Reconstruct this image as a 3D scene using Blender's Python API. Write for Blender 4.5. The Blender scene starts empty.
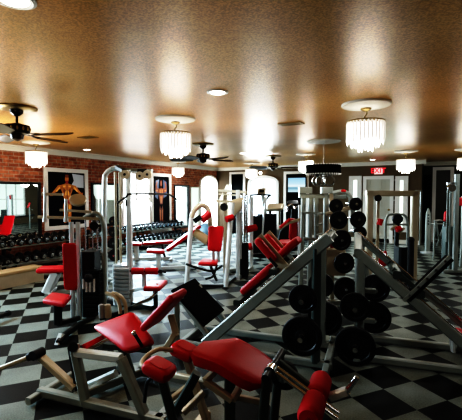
import bpy, bmesh, math, random
from mathutils import Vector, Matrix
random.seed(7)
SC = bpy.context.scene
COL = SC.collection
PI = math.pi
V = Vector

# ------------------------------------------------------------------ camera model
FPX, CX, CY, HOR = 376.0, 231.0, 210.0, 193.0
EYE = 1.5
YAW = math.radians(29.3)
PIT = math.atan((CY - HOR) / FPX)
F2 = V((-math.sin(YAW), math.cos(YAW), 0)); R2 = V((math.cos(YAW), math.sin(YAW), 0)); ZUP = V((0, 0, 1))
CAMP = V((0, 0, EYE))
FW = F2 * math.cos(PIT) - ZUP * math.sin(PIT)
UPV = F2 * math.sin(PIT) + ZUP * math.cos(PIT)
H_CEIL = 2.44
WL = -7.4      # left wall x
WF = 12.1      # far wall y
WR = 3.2       # right wall x
WB = -2.5      # back wall y

def ray(px, py):
    return FW + R2 * ((px - CX) / FPX) + UPV * ((CY - py) / FPX)
def at(px, py, d):
    r = ray(px, py); return CAMP + r * (d / r.dot(F2))
def onz(px, py, h):
    r = ray(px, py); return CAMP + r * ((h - EYE) / r.z)
def ceil(px, py): return onz(px, py, H_CEIL)
def wl(px, py, off=0.0):
    r = ray(px, py); return CAMP + r * ((WL + off) / r.x)
def wf(px, py, off=0.0):
    r = ray(px, py); return CAMP + r * ((WF - off) / r.y)
def XZ(X, Z, h=0.0): return R2 * X + F2 * Z + ZUP * h

class Fr:
    def __init__(s, X, Z, deg):
        s.o = XZ(X, Z); a = math.radians(deg)
        s.a = R2 * math.cos(a) + F2 * math.sin(a)
        s.b = R2 * -math.sin(a) + F2 * math.cos(a)
        s.ang = math.atan2(s.a.y, s.a.x)
    def q(s, u, w, h): return s.o + s.a * u + s.b * w + ZUP * h
    def p(s, px, py, w=0.0):
        r = ray(px, py); k = (w - (CAMP - s.o).dot(s.b)) / r.dot(s.b)
        return CAMP + r * k
    def ps(s, px, py, u=0.0):
        r = ray(px, py); k = (u - (CAMP - s.o).dot(s.a)) / r.dot(s.a)
        return CAMP + r * k

# ------------------------------------------------------------------ materials
def new_mat(name):
    m = bpy.data.materials.new(name); m.use_nodes = True
    return m, m.node_tree, m.node_tree.nodes['Principled BSDF']
def mat(name, col, rough=0.5, metal=0.0, emit=None, es=0.0, bump=0.0, bscale=200.0, var=0.0, spec=None, coat=0.0):
    m, nt, b = new_mat(name)
    b.inputs['Base Color'].default_value = (*col, 1); b.inputs['Roughness'].default_value = rough
    b.inputs['Metallic'].default_value = metal
    if spec is not None: b.inputs['Specular IOR Level'].default_value = spec
    if coat: b.inputs['Coat Weight'].default_value = coat
    if emit:
        b.inputs['Emission Color'].default_value = (*emit, 1); b.inputs['Emission Strength'].default_value = es
    tc = nt.nodes.new('ShaderNodeTexCoord')
    n = nt.nodes.new('ShaderNodeTexNoise'); n.inputs['Scale'].default_value = bscale; n.inputs['Detail'].default_value = 3
    nt.links.new(tc.outputs['Object'], n.inputs['Vector'])
    if bump:
        bp = nt.nodes.new('ShaderNodeBump'); bp.inputs['Strength'].default_value = bump; bp.inputs['Distance'].default_value = 0.004
        nt.links.new(n.outputs['Fac'], bp.inputs['Height']); nt.links.new(bp.outputs['Normal'], b.inputs['Normal'])
    if var:
        n2 = nt.nodes.new('ShaderNodeTexNoise'); n2.inputs['Scale'].default_value = 9.0; n2.inputs['Detail'].default_value = 4
        nt.links.new(tc.outputs['Object'], n2.inputs['Vector'])
        mx = nt.nodes.new('ShaderNodeMix'); mx.data_type = 'RGBA'
        mx.inputs[6].default_value = (*[c * (1 - var) for c in col], 1); mx.inputs[7].default_value = (*[min(1, c * (1 + var)) for c in col], 1)
        nt.links.new(n2.outputs['Fac'], mx.inputs[0]); nt.links.new(mx.outputs[2], b.inputs['Base Color'])
    return m
RED = mat('red_vinyl', (0.46, 0.006, 0.014), 0.42, bump=0.12, bscale=90, var=0.15)
REDF = mat('red_foam', (0.52, 0.008, 0.015), 0.75, bump=0.3, bscale=160, var=0.15)
STEEL = mat('grey_steel_paint', (0.27, 0.295, 0.272), 0.35, 0.15, var=0.12)
WHITE = mat('white_steel_paint', (0.62, 0.66, 0.66), 0.3, 0.25, var=0.08)
TAN = mat('champagne_steel_paint', (0.44, 0.38, 0.28), 0.36, 0.15, var=0.12)
CHROME = mat('chrome', (0.75, 0.76, 0.78), 0.15, 1.0)
DARK = mat('black_steel_paint', (0.012, 0.014, 0.013), 0.4, 0.2, var=0.2)
DGREY = mat('dark_green_grey_paint', (0.075, 0.095, 0.085), 0.38, 0.4, var=0.2)
RUB = mat('black_rubber', (0.008, 0.008, 0.009), 0.6, bump=0.2, bscale=80)
IRON = mat('black_cast_iron', (0.010, 0.010, 0.011), 0.42, 0.2, bump=0.3, bscale=60)
BLK = mat('black_board', (0.003, 0.003, 0.003), 0.8, spec=0.08)
WTRIM = mat('white_trim_paint', (0.62, 0.58, 0.50), 0.45, var=0.05)
WFRAME = mat('white_frame_paint', (0.70, 0.68, 0.64), 0.45, var=0.05)
MIRROR = mat('mirror_glass', (0.80, 0.84, 0.82), 0.02, 1.0)
DAY = mat('daylight_pane', (0.8, 0.85, 0.9), 0.3, emit=(0.93, 0.97, 1.0), es=4.0)
DAYF = mat('far_daylight_pane', (0.7, 0.75, 0.8), 0.3, emit=(0.86, 0.94, 1.0), es=1.0)
DAYD = mat('dim_daylight_pane', (0.7, 0.8, 0.75), 0.3, emit=(0.75, 0.88, 0.80), es=0.65)
DAYS = mat('sidelight_pane', (0.7, 0.8, 0.75), 0.3, emit=(0.9, 1.0, 0.95), es=1.1)
CRYS = mat('lit_crystal', (0.9, 0.9, 0.88), 0.15, emit=(1.0, 0.97, 0.92), es=1.7)
CRYSC = mat('clear_crystal', (0.8, 0.8, 0.78), 0.1, 0.3, emit=(1.0, 0.95, 0.88), es=0.45)
LAMP = mat('lamp_lens', (0.9, 0.9, 0.9), 0.4, emit=(1.0, 0.94, 0.82), es=9.0)
BRONZE = mat('dark_bronze', (0.035, 0.022, 0.015), 0.35, 0.7)
BLADE = mat('dark_wood_blade', (0.022, 0.014, 0.010), 0.4, var=0.3)
BRASS = mat('antique_brass', (0.30, 0.22, 0.10), 0.35, 0.9)
PLASTER = mat('white_plaster', (0.66, 0.62, 0.55), 0.5, bump=0.1, bscale=40)
TANPAD = mat('tan_vinyl', (0.40, 0.30, 0.17), 0.5, bump=0.1, bscale=90, var=0.15)
BLUEB = mat('blue_rubber', (0.10, 0.16, 0.20), 0.5)
GRIP = mat('grey_foam_grip', (0.30, 0.30, 0.29), 0.8, bump=0.2)
STACK = mat('silver_weight_stack', (0.50, 0.52, 0.52), 0.3, 0.35, var=0.1)
REDL = mat('red_letter', (0.7, 0.02, 0.03), 0.5, emit=(0.9, 0.03, 0.06), es=0.9)
SIGN = mat('sign_face', (0.8, 0.6, 0.6), 0.5, emit=(1.0, 0.62, 0.62), es=0.5)

def floor_mat():
    m, nt, b = new_mat('checker_carpet_tiles')
    L = nt.links; N = nt.nodes
    geo = N.new('ShaderNodeNewGeometry')
    d1 = (F2 - R2 * ((CX - 68.6) / FPX)).normalized()
    ang = math.atan2(d1.y, d1.x)
    p0 = onz(383.4, 389.1, 0)
    vs = N.new('ShaderNodeVectorMath'); vs.operation = 'SUBTRACT'; vs.inputs[1].default_value = (p0.x, p0.y, 0)
    L.new(geo.outputs['Position'], vs.inputs[0])
    vr = N.new('ShaderNodeVectorRotate'); vr.rotation_type = 'Z_AXIS'; vr.inputs['Angle'].default_value = -ang
    L.new(vs.outputs[0], vr.inputs['Vector'])
    va = N.new('ShaderNodeVectorMath'); va.operation = 'ADD'
    s = 0.303
    va.inputs[1].default_value = (s * 201, s * 200, s * 0.5)
    L.new(vr.outputs[0], va.inputs[0])
    ck = N.new('ShaderNodeTexChecker'); ck.inputs['Scale'].default_value = 1.0 / s
    ck.inputs['Color1'].default_value = (0.185, 0.203, 0.18, 1); ck.inputs['Color2'].default_value = (0.003, 0.0045, 0.004, 1)
    L.new(va.outputs[0], ck.inputs['Vector'])
    no = N.new('ShaderNodeTexNoise'); no.inputs['Scale'].default_value = 90; no.inputs['Detail'].default_value = 4
    L.new(geo.outputs['Position'], no.inputs['Vector'])
    no2 = N.new('ShaderNodeTexNoise'); no2.inputs['Scale'].default_value = 3.0; no2.inputs['Detail'].default_value = 5
    L.new(geo.outputs['Position'], no2.inputs['Vector'])
    ad = N.new('ShaderNodeMath'); ad.operation = 'ADD'; L.new(no.outputs['Fac'], ad.inputs[0]); L.new(no2.outputs['Fac'], ad.inputs[1])
    mu = N.new('ShaderNodeVectorMath'); mu.operation = 'SCALE'
    L.new(ck.outputs['Color'], mu.inputs[0]); L.new(ad.outputs[0], mu.inputs['Scale'])
    L.new(mu.outputs[0], b.inputs['Base Color'])
    b.inputs['Roughness'].default_value = 0.5; b.inputs['Specular IOR Level'].default_value = 0.22
    bp = N.new('ShaderNodeBump'); bp.inputs['Strength'].default_value = 0.25; bp.inputs['Distance'].default_value = 0.004
    L.new(no.outputs['Fac'], bp.inputs['Height']); L.new(bp.outputs[0], b.inputs['Normal'])
    return m
def ceil_mat():
    m, nt, b = new_mat('bronze_textured_ceiling'); L = nt.links; N = nt.nodes
    geo = N.new('ShaderNodeNewGeometry')
    n1 = N.new('ShaderNodeTexNoise'); n1.inputs['Scale'].default_value = 85; n1.inputs['Detail'].default_value = 4
    n2 = N.new('ShaderNodeTexNoise'); n2.inputs['Scale'].default_value = 0.9; n2.inputs['Detail'].default_value = 5
    for n in (n1, n2): L.new(geo.outputs['Position'], n.inputs['Vector'])
    cr = N.new('ShaderNodeValToRGB')
    cr.color_ramp.elements[0].position = 0.3; cr.color_ramp.elements[0].color = (0.44, 0.235, 0.08, 1)
    cr.color_ramp.elements[1].position = 0.75; cr.color_ramp.elements[1].color = (0.60, 0.35, 0.135, 1)
    L.new(n2.outputs['Fac'], cr.inputs[0])
    cr2 = N.new('ShaderNodeValToRGB')
    cr2.color_ramp.elements[0].position = 0.38; cr2.color_ramp.elements[0].color = (0.66, 0.66, 0.66, 1)
    cr2.color_ramp.elements[1].position = 0.6; cr2.color_ramp.elements[1].color = (1.1, 1.1, 1.1, 1)
    L.new(n1.outputs['Fac'], cr2.inputs[0])
    mu = N.new('ShaderNodeMix'); mu.data_type = 'RGBA'; mu.blend_type = 'MULTIPLY'; mu.inputs[0].default_value = 1
    L.new(cr.outputs[0], mu.inputs[6]); L.new(cr2.outputs[0], mu.inputs[7]); L.new(mu.outputs[2], b.inputs['Base Color'])
    b.inputs['Roughness'].default_value = 0.31; b.inputs['Metallic'].default_value = 0.10; b.inputs['Specular IOR Level'].default_value = 0.36
    bp = N.new('ShaderNodeBump'); bp.inputs['Strength'].default_value = 0.45; bp.inputs['Distance'].default_value = 0.004
    L.new(n1.outputs['Fac'], bp.inputs['Height']); L.new(bp.outputs[0], b.inputs['Normal'])
    return m
def brick_mat():
    m, nt, b = new_mat('red_brick'); L = nt.links; N = nt.nodes
    geo = N.new('ShaderNodeNewGeometry'); sp = N.new('ShaderNodeSeparateXYZ'); cb = N.new('ShaderNodeCombineXYZ')
    L.new(geo.outputs['Position'], sp.inputs[0]); L.new(sp.outputs['Y'], cb.inputs['X']); L.new(sp.outputs['Z'], cb.inputs['Y'])
    br = N.new('ShaderNodeTexBrick'); br.inputs['Scale'].default_value = 1.0
    br.inputs['Brick Width'].default_value = 0.21; br.inputs['Row Height'].default_value = 0.072; br.inputs['Mortar Size'].default_value = 0.008
    br.inputs['Color1'].default_value = (0.20, 0.055, 0.026, 1); br.inputs['Color2'].default_value = (0.36, 0.125, 0.06, 1); br.inputs['Mortar'].default_value = (0.30, 0.21, 0.15, 1)
    L.new(cb.outputs[0], br.inputs['Vector'])
    no = N.new('ShaderNodeTexNoise'); no.inputs['Scale'].default_value = 14; no.inputs['Detail'].default_value = 4; L.new(geo.outputs['Position'], no.inputs['Vector'])
    mu = N.new('ShaderNodeVectorMath'); mu.operation = 'SCALE'; m2 = N.new('ShaderNodeMath'); m2.operation = 'MULTIPLY_ADD'; m2.inputs[1].default_value = 1.6; m2.inputs[2].default_value = 0.2
    L.new(no.outputs['Fac'], m2.inputs[0]); L.new(m2.outputs[0], mu.inputs['Scale']); L.new(br.outputs['Color'], mu.inputs[0]); L.new(mu.outputs[0], b.inputs['Base Color'])
    b.inputs['Roughness'].default_value = 0.8
    bp = N.new('ShaderNodeBump'); bp.inputs['Strength'].default_value = 0.5; bp.inputs['Distance'].default_value = 0.01; bp.invert = True
    L.new(br.outputs['Fac'], bp.inputs['Height']); L.new(bp.outputs[0], b.inputs['Normal'])
    return m
FLOORM, CEILM, BRICKM = floor_mat(), ceil_mat(), brick_mat()
BROWNW = mat('taupe_wall_paint', (0.105, 0.075, 0.042), 0.65, bump=0.15, bscale=40, var=0.12)
GREENW = mat('dark_olive_wall_paint', (0.030, 0.033, 0.016), 0.6, bump=0.15, bscale=40, var=0.15)
DOORM = mat('pale_door_paint', (0.46, 0.46, 0.40), 0.4, var=0.06)

# ------------------------------------------------------------------ geometry builder
class G:
    def __init__(s): s.bm = bmesh.new()
    def _face(s, vs):
        try: return s.bm.faces.new(vs)
        except ValueError: return None
    def loft(s, rings, cap=True, closed=False):
        vr = [[s.bm.verts.new(p) for p in r] for r in rings]
        n = len(vr[0])
        m = len(vr)
        for i in range(m if closed else m - 1):
            a, b = vr[i], vr[(i + 1) % m]
            for k in range(n): s._face((a[k], a[(k + 1) % n], b[(k + 1) % n], b[k]))
        if cap and not closed:
            s._face(list(reversed(vr[0]))); s._face(vr[-1])
        return s
    def beam(s, p, q, w=0.06, h=None, up=None):
        h = h or w; d = (q - p).normalized(); up = up or (ZUP if abs(d.z) < 0.95 else F2)
        x = d.cross(up).normalized(); y = x.cross(d).normalized()
        c = min(w, h) * 0.16
        prof = []
        for sx, sy in ((1, 1), (-1, 1), (-1, -1), (1, -1)):
            o = [(sx * (w / 2), sy * (h / 2 - c)), (sx * (w / 2 - c), sy * (h / 2))]
            if sx * sy < 0: o.reverse()
            prof += o
        return s.loft([[r + x * a + y * b for a, b in prof] for r in (p, q)])
    def beams(s, pts, w=0.06, h=None, up=None):
        for a, b in zip(pts[:-1], pts[1:]): s.beam(a, b, w, h, up)
        return s
    def cyl(s, p, q, r, r2=None, n=16):
        r2 = r if r2 is None else r2
        d = (q - p).normalized(); up = ZUP if abs(d.z) < 0.9 else V((1, 0, 0))
        x = d.cross(up).normalized(); y = x.cross(d)
        return s.loft([[c + (x * math.cos(t) + y * math.sin(t)) * rr for t in [2 * PI * k / n for k in range(n)]] for c, rr in ((p, r), (q, r2))])
    def tube(s, pts, r=0.02, n=10, smooth=6, closed=False):
        if smooth and len(pts) > 2:
            P = [pts[0]] + list(pts) + [pts[-1]]; out = []
            for i in range(1, len(P) - 2):
                for k in range(smooth):
                    t = k / smooth; a, b, c, d = P[i - 1], P[i], P[i + 1], P[i + 2]
                    out.append(0.5 * ((2 * b) + (c - a) * t + (2 * a - 5 * b + 4 * c - d) * t * t + (3 * b - a - 3 * c + d) * t ** 3))
            out.append(pts[-1]); pts = out
        rings = []; x = None
        for i, p in enumerate(pts):
            d = (pts[min(i + 1, len(pts) - 1)] - pts[max(i - 1, 0)]).normalized()
            if x is None:
                up = ZUP if abs(d.z) < 0.9 else V((1, 0, 0)); x = d.cross(up).normalized()
            else: x = (x - d * x.dot(d)).normalized()
            y = d.cross(x)
            rings.append([p + (x * math.cos(t) + y * math.sin(t)) * r for t in [2 * PI * k / n for k in range(n)]])
        return s.loft(rings)
    def lathe(s, c, axis, prof, n=24):
        """prof: list of (radius, height along axis)"""
        d = axis.normalized(); up = ZUP if abs(d.z) < 0.9 else V((1, 0, 0))
        x = d.cross(up).normalized(); y = d.cross(x)
        return s.loft([[c + d * h + (x * math.cos(t) + y * math.sin(t)) * max(r, 1e-4) for t in [2 * PI * k / n for k in range(n)]] for r, h in prof])
    def sph(s, c, r, sx=1, sy=1, sz=1, n=14):
        return s.lathe_scaled(c, r, sx, sy, sz, n)
    def lathe_scaled(s, c, r, sx, sy, sz, n):
        rings = []
        for i in range(1, n // 2 + 1):
            t = PI * (i - 0.5) / (n // 2)
            rings.append([c + V((r * sx * math.sin(t) * math.cos(2 * PI * k / n), r * sy * math.sin(t) * math.sin(2 * PI * k / n), r * sz * math.cos(t))) for k in range(n)])
        return s.loft(rings)
    def box(s, lo, hi):
        (x0, y0, z0), (x1, y1, z1) = lo, hi
        return s.loft([[V((x0, y0, z)), V((x1, y0, z)), V((x1, y1, z)), V((x0, y1, z))] for z in (z0, z1)])
    def pad(s, a, b, c, d, th, bev=0.35, corner=0.0, seg=3, crown=0.0):
        """cushion: quad a,b,c,d is the top face, thickness th goes below its normal"""
        n = (c - a).cross(d - b).normalized()
        if corner:
            pts = []
            Q = [a, b, c, d]
            for i in range(4):
                p, pr, nx = Q[i], Q[i - 1], Q[(i + 1) % 4]
                e1 = (pr - p); e2 = (nx - p); r1 = min(corner, e1.length * 0.45); r2 = min(corner, e2.length * 0.45)
                s0 = p + e1.normalized() * r1; s1 = p + e2.normalized() * r2
                for k in range(4):
                    t = k / 3; pts.append(s0 * (1 - t) ** 2 + p * 2 * t * (1 - t) + s1 * t * t)
        else: pts = [a, b, c, d]
        ctr = sum(pts, V((0, 0, 0))) / len(pts)
        e = th * bev
        rings = []
        for k in range(seg + 1):                       # lower rounded edge to upper rounded edge
            t = PI / 2 * k / seg; ins = e * (1 - math.sin(t)); z = -th + e * (1 - math.cos(t))
            rings.append((ins, z))
        for k in range(seg + 1):
            t = PI / 2 * k / seg; rings.append((e * (1 - math.cos(t)), -e + e * math.sin(t)))
        def ring(ins, z):
            out = []
            for p in pts:
                v = ctr - p; L = v.length; out.append(p + v * min(0.9, (ins * 1.25) / max(L, 1e-6)) + n * z)
            return out
        rr = [ring(i, z) for i, z in rings]
        rr.append([p + (ctr - p) * 0.35 + n * (crown * 0.7) for p in pts]); rr.append([p + (ctr - p) * 0.75 + n * crown for p in pts])
        return s.loft(rr)
    def poly(s, pts):
        s._face([s.bm.verts.new(p) for p in pts]); return s
    def done(s, name, m, base=None, smooth=True, auto=32):
        bmesh.ops.recalc_face_normals(s.bm, faces=s.bm.faces[:])
        base = base or V((0, 0, 0))
        for v in s.bm.verts: v.co -= base
        me = bpy.data.meshes.new(name)
        if smooth:
            for f in s.bm.faces: f.smooth = True
            a = math.radians(auto)
            for e in s.bm.edges:
                if len(e.link_faces) == 2 and e.calc_face_angle(0) > a: e.smooth = False
        s.bm.to_mesh(me); s.bm.free()
        for x in (m if isinstance(m, (list, tuple)) else [m]): me.materials.append(x)
        return me

def link(name, me, parent=None):
    o = bpy.data.objects.new(name, me); COL.objects.link(o)
    if parent: o.parent = parent
    return o
def tag(o, label, cat, group=None, kind=None):
    o['label'] = label; o['category'] = cat
    if group: o['group'] = group
    if kind: o['kind'] = kind
    return o
class T:
    def __init__(s, name, label, cat, base=V((0, 0, 0)), group=None):
        s.base = V(base); s.e = bpy.data.objects.new(name, None); COL.objects.link(s.e); s.e.location = s.base
        s.e.empty_display_size = 0.1
        tag(s.e, label, cat, group)
    def part(s, name, g, m, parent=None, label=None, kind=None):
        o = link(name, g.done(name, m, s.base), parent or s.e)
        if label: o['label'] = label
        if kind: o['kind'] = kind
        return o
def mono(name, g, m, label, cat, base, group=None):
    o = link(name, g.done(name, m, V(base))); o.location = V(base); return tag(o, label, cat, group)
def struct(name, g, m, smooth=False, parent=None):
    o = link(name, g.done(name, m, None, smooth), parent)
    if not parent: o['kind'] = 'structure'
    return o
def dup(root, loc, rotz=0.0, label=None, group=None, scale=None, rot=None):
    r = root.copy(); COL.objects.link(r); r.location = loc; r.rotation_euler = rot or (0, 0, rotz)
    if scale: r.scale = (scale, scale, scale)
    if label: r['label'] = label
    if group: r['group'] = group
    for ch in list(root.children):
        c = ch.copy(); COL.objects.link(c); c.parent = r
        for g in list(ch.children):
            d = g.copy(); COL.objects.link(d); d.parent = c
    return r

# ------------------------------------------------------------------ room shell
struct('floor', G().box((WL - .2, WB - .2, -0.1), (WR + .2, WF + 3.2, 0)), FLOORM)
struct('ceiling', G().box((WL - .2, WB - .2, H_CEIL), (WR + .2, WF + 3.2, H_CEIL + .1)), CEILM)
struct('wall_left', G().box((WL - .2, WB - .2, 0), (WL, WF + .2, H_CEIL)), BRICKM)
xj = wf(421.5, 200).x       # jog of the far wall
struct('wall_far', G().box((WL, WF, 0), (xj, WF + .15, H_CEIL)), BROWNW)
JOG = 0.9
struct('wall_far_recess', G().box((xj - .1, WF + JOG, 0), (WR + .2, WF + JOG + .15, H_CEIL)), GREENW)
struct('wall_recess_side', G().box((xj - .12, WF + .1, 0), (xj, WF + JOG + .1, H_CEIL)), GREENW)
struct('wall_right', G().box((WR, WB - .2, 0), (WR + .2, WF + JOG + .2, H_CEIL)), BROWNW)
struct('wall_back', G().box((WL, WB - .2, 0), (WR, WB, H_CEIL)), BROWNW)
def crown(name, p, q, inward):
    pr = [(0, 0), (0.105, 0), (0.105, -.02), (0.07, -.035), (0.03, -.085), (0.018, -.115), (0, -.115)]
    g = G(); g.loft([[r + inward * a + ZUP * (H_CEIL + b - .001) for a, b in pr] for r in (p, q)]); struct(name, g, WTRIM)
crown('trim_1', V((WL, WB, 0)), V((WL, WF, 0)), V((1, 0, 0)))
crown('trim_2', V((WL, WF, 0)), V((xj + .1, WF, 0)), V((0, -1, 0)))
crown('trim_3', V((xj, WF + JOG, 0)), V((WR, WF + JOG, 0)), V((0, -1, 0)))
struct('baseboard_left', G().box((WL, WB, 0), (WL + .02, WF, .12)), WTRIM)
struct('baseboard_far', G().box((WL, WF - .02, 0), (xj, WF, .12)), WTRIM)

def frame_rect(g, P, y0, y1, z0, z1, w, t0, t1):
    """four bars of a frame; P(a, z, off) maps wall coordinate, height and offset"""
    for (a0, a1, b0, b1) in ((y0, y1, z1 - w, z1), (y0, y1, z0, z0 + w), (y0, y0 + w, z0 + w, z1 - w), (y1 - w, y1, z0 + w, z1 - w)):
        g.loft([[P(a0, b0, o), P(a1, b0, o), P(a1, b1, o), P(a0, b1, o)] for o in (t0, t1)])
    return g
PL = lambda a, z, o: V((WL + o, a, z))
PF = lambda a, z, o: V((a, WF - o, z))
PR = lambda a, z, o: V((WR - o, a, z))
PJ = lambda a, z, o: V((a, WF + JOG - o, z))
PB = lambda a, z, o: V((a, WB + o, z))
def slab(g, P, a0, a1, z0, z1, t0, t1):
    return g.loft([[P(a0, z0, o), P(a1, z0, o), P(a1, z1, o), P(a0, z1, o)] for o in (t0, t1)])
def window(n, P, a0, a1, z0, z1, m, bars=1, hb=1, w=.06):
    e = bpy.data.objects.new('window_%d' % n, None); COL.objects.link(e); e['kind'] = 'structure'
    g = frame_rect(G(), P, a0, a1, z0, z1, w, .0, .05)
    for k in range(bars): a = a0 + (a1 - a0) * (k + 1) / (bars + 1); slab(g, P, a - .02, a + .02, z0 + w, z1 - w, .012, .04)
    for k in range(hb): z = z0 + (z1 - z0) * (k + 1) / (hb + 1); slab(g, P, a0 + w, a1 - w, z - .02, z + .02, .012, .042)
    struct('window_frame', g, WFRAME, parent=e)
    struct('pane', slab(G(), P, a0 + w * .5, a1 - w * .5, z0 + w * .5, z1 - w * .5, .004, .010), m, parent=e)
    return e
def arched(n, P, a0, a1, z0, zs, rise, m, bars=1, w=.06):
    e = bpy.data.objects.new('window_%d' % n, None); COL.objects.link(e); e['kind'] = 'structure'
    def outline(ins, o):
        A0, A1 = a0 + ins, a1 - ins; c = (A0 + A1) / 2; hw = (A1 - A0) / 2
        pts = [P(A0, z0 + ins, o), P(A1, z0 + ins, o)]
        for k in range(15): t = PI * k / 14; pts.append(P(c + hw * math.cos(t), zs + (rise - ins) * math.sin(t), o))
        return pts
    g = G(); g.loft([outline(0, .0), outline(0, .06), outline(w, .06), outline(w, .0)], cap=False, closed=True)
    for k in range(bars): a = a0 + (a1 - a0) * (k + 1) / (bars + 1); slab(g, P, a - .015, a + .015, z0 + w, zs + rise * .6, .012, .04)
    struct('window_frame', g, WFRAME, parent=e)
    g = G(); g.loft([outline(w * .5, .004), outline(w * .5, .010)]); struct('pane', g, m, parent=e)
    return e
# left wall openings
def ly(px): return wl(px, 200).y
def lz(px, py): return wl(px, py).z
window(1, PL, ly(121), ly(149.5), lz(135, 226), lz(135, 172), DAY, bars=1, hb=1)
arched(2, PL, ly(199), ly(217), lz(208, 240), lz(208, 184), lz(208, 175) - lz(208, 184), DAY, bars=0)
window(6, PL, ly(190), ly(198.5), lz(194, 226), lz(194, 187), DAYD, bars=0, hb=0, w=.03)
# far wall openings
fx = lambda px: wf(px, 200).x
fz = lambda px, py: wf(px, py).z
arched(3, PF, fx(248.5), fx(279), fz(264, 229), fz(264, 183), fz(264, 175.5) - fz(264, 183), DAYF, bars=1, w=.10)
window(4, PF, fx(349), fx(361.5), fz(355, 232), fz(355, 176), DAYS, bars=0, hb=0, w=.13)
window(5, PF, fx(395), fx(408), fz(401, 232), fz(401, 176), DAYS, bars=0, hb=0, w=.13)
window(9, PL, .2, 1.8, .8, 2.1, DAY)  # unseen glowing window, added to account for the blue fill at left
# unseen side windows that the mirrors look at
window(7, PR, 7.4, 8.5, .5, 2.0, DAY, bars=1, hb=2); window(8, PR, 9.4, 11.2, .4, 2.0, DAYD, bars=3)
def door(n, P, a0, a1, z1, panel, w=.09, m=WFRAME, handle=None):
    e = bpy.data.objects.new('door_%d' % n, None); COL.objects.link(e); e['kind'] = 'structure'
    g = G()
    slab(g, P, a0, a0 + w, 0, z1, 0, .05); slab(g, P, a1 - w, a1, 0, z1, 0, .05); slab(g, P, a0 + w, a1 - w, z1 - w, z1, 0, .05)
    struct('door_frame', g, m, parent=e)
    dl = struct('door_leaf', slab(G(), P, a0 + w, a1 - w, 0.005, z1 - w, .0, .02), panel, parent=e)
    return e, dl
e1, leaf = door(1, PF, fx(363), fx(393.5), fz(378, 176), DOORM, .10)
g = G()
for i in range(2):
    for j in range(3):
        a0 = fx(363) + .17 + i * .43; z0 = .2 + j * .60
        frame_rect(g, PF, a0, a0 + .36, z0, z0 + .5, .03, .02, .03)
struct('door_panel_moulding', g, DOORM, parent=e1)
g = G(); c = PF(fx(390) - .02, 1.0, .03); g.lathe(c, V((0, -1, 0)), [(.025, 0), (.03, .02), (.012, .03), (.012, .05), (.03, .055), (.03, .08), (.01, .085)]); struct('door_handle', g, BRASS, parent=e1)
door(2, PF, fx(230), fx(245.5), fz(238, 172), BLK, .08)
door(3, PF, fx(284), fx(309), fz(290, 171.5), BLK, .09)  # black sheet stands in for the doorway's dark interior
door(4, PJ, wf(421.7, 200).x + .02, (CAMP + ray(431, 200) * ((WF + JOG) / ray(431, 200).y)).x, 2.05, BLK, .05, BLK)  # dark opening drawn as a black sheet with black surround
jx = lambda px: (CAMP + ray(px, 200) * ((WF + JOG) / ray(px, 200).y)).x
jz = lambda px, py: (CAMP + ray(px, py) * ((WF + JOG) / ray(px, py).y)).z
door(5, PJ, jx(432), jx(453.5), jz(442, 167), mat('dark_olive_door', (0.022, 0.024, 0.012), .4), .10)

# wall mirrors, posters, screens
def wall_mirror(P, a0, a1, z0, z1, label, fm, w):
    c = P((a0 + a1) / 2, z0, 0); t = T('wall_mirror', label, 'mirror', c)
    t.part('frame', frame_rect(G(), P, a0, a1, z0, z1, w, .0, .04), fm)
    t.part('mirror_glass', slab(G(), P, a0 + w * .6, a1 - w * .6, z0 + w * .6, z1 - w * .6, .004, .014), MIRROR)
wall_mirror(PL, ly(-22), ly(40), lz(20, 240), lz(20, 182), 'large black-framed mirror on brick wall behind the near dumbbells', DARK, .05)
wall_mirror(PL, ly(91), ly(118), lz(104, 226), lz(104, 183), 'dark-framed mirror on brick wall between first poster and window', DARK, .05)
wall_mirror(PL, ly(174), ly(188.5), lz(181, 228), lz(181, 185), 'narrow black-framed mirror on brick wall right of second poster', DARK, .06)

SKIN = mat('printed_skin_tone', (0.55, 0.20, 0.045), .5); SKINH = mat('printed_bright_skin_tone', (0.85, 0.45, 0.10), .5); SKIND = mat('printed_dark_skin_tone', (0.22, 0.05, 0.012), .5)
POSTB = mat('printed_black', (0.004, 0.0035, 0.005), .6, spec=.1); POSTR = mat('printed_red', (0.35, 0.02, 0.02), .4); POSTW = mat('printed_pale', (0.5, 0.55, 0.62), .4); POSTBL = mat('printed_blue', (0.03, 0.05, 0.12), .4)
def poster(a0, a1, z0, z1, label, fig):
    t = T('framed_poster', label, 'poster', PL((a0 + a1) / 2, z0, 0)); w = .09
    t.part('frame', frame_rect(G(), PL, a0, a1, z0, z1, w, .0, .04), WFRAME)
    t.part('picture', slab(G(), PL, a0 + w * .6, a1 - w * .6, z0 + w * .6, z1 - w * .6, .004, .012), POSTB)
    W = a1 - a0; Hh = z1 - z0; o = [.013]
    def P(u, v): return PL(a0 + W * u, z0 + Hh * v, o[0])
    for name, m, polys in fig:
        o[0] += .0012; g = G()
        for q in polys: g.poly([P(u, v) for u, v in q])
        t.part(name, g, m)
def ell(cx, cy, rx, ry, n=16): return [(cx + rx * math.cos(2 * PI * k / n), cy + ry * math.sin(2 * PI * k / n)) for k in range(n)]
def mir(q, c=.5): return [(2 * c - u, v) for u, v in reversed(q)]
arm = [(.40, .66), (.33, .655), (.24, .60), (.19, .55), (.13, .545), (.115, .60), (.165, .60), (.22, .645), (.30, .72), (.40, .735)]
torso = [(.39, .735), (.47, .755), (.53, .755), (.61, .735), (.64, .66), (.585, .55), (.56, .46), (.44, .46), (.415, .55), (.36, .66)]
legl = [(.44, .47), (.495, .47), (.49, .40), (.485, .20), (.475, .10), (.43, .10), (.41, .22), (.40, .38)]
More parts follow.
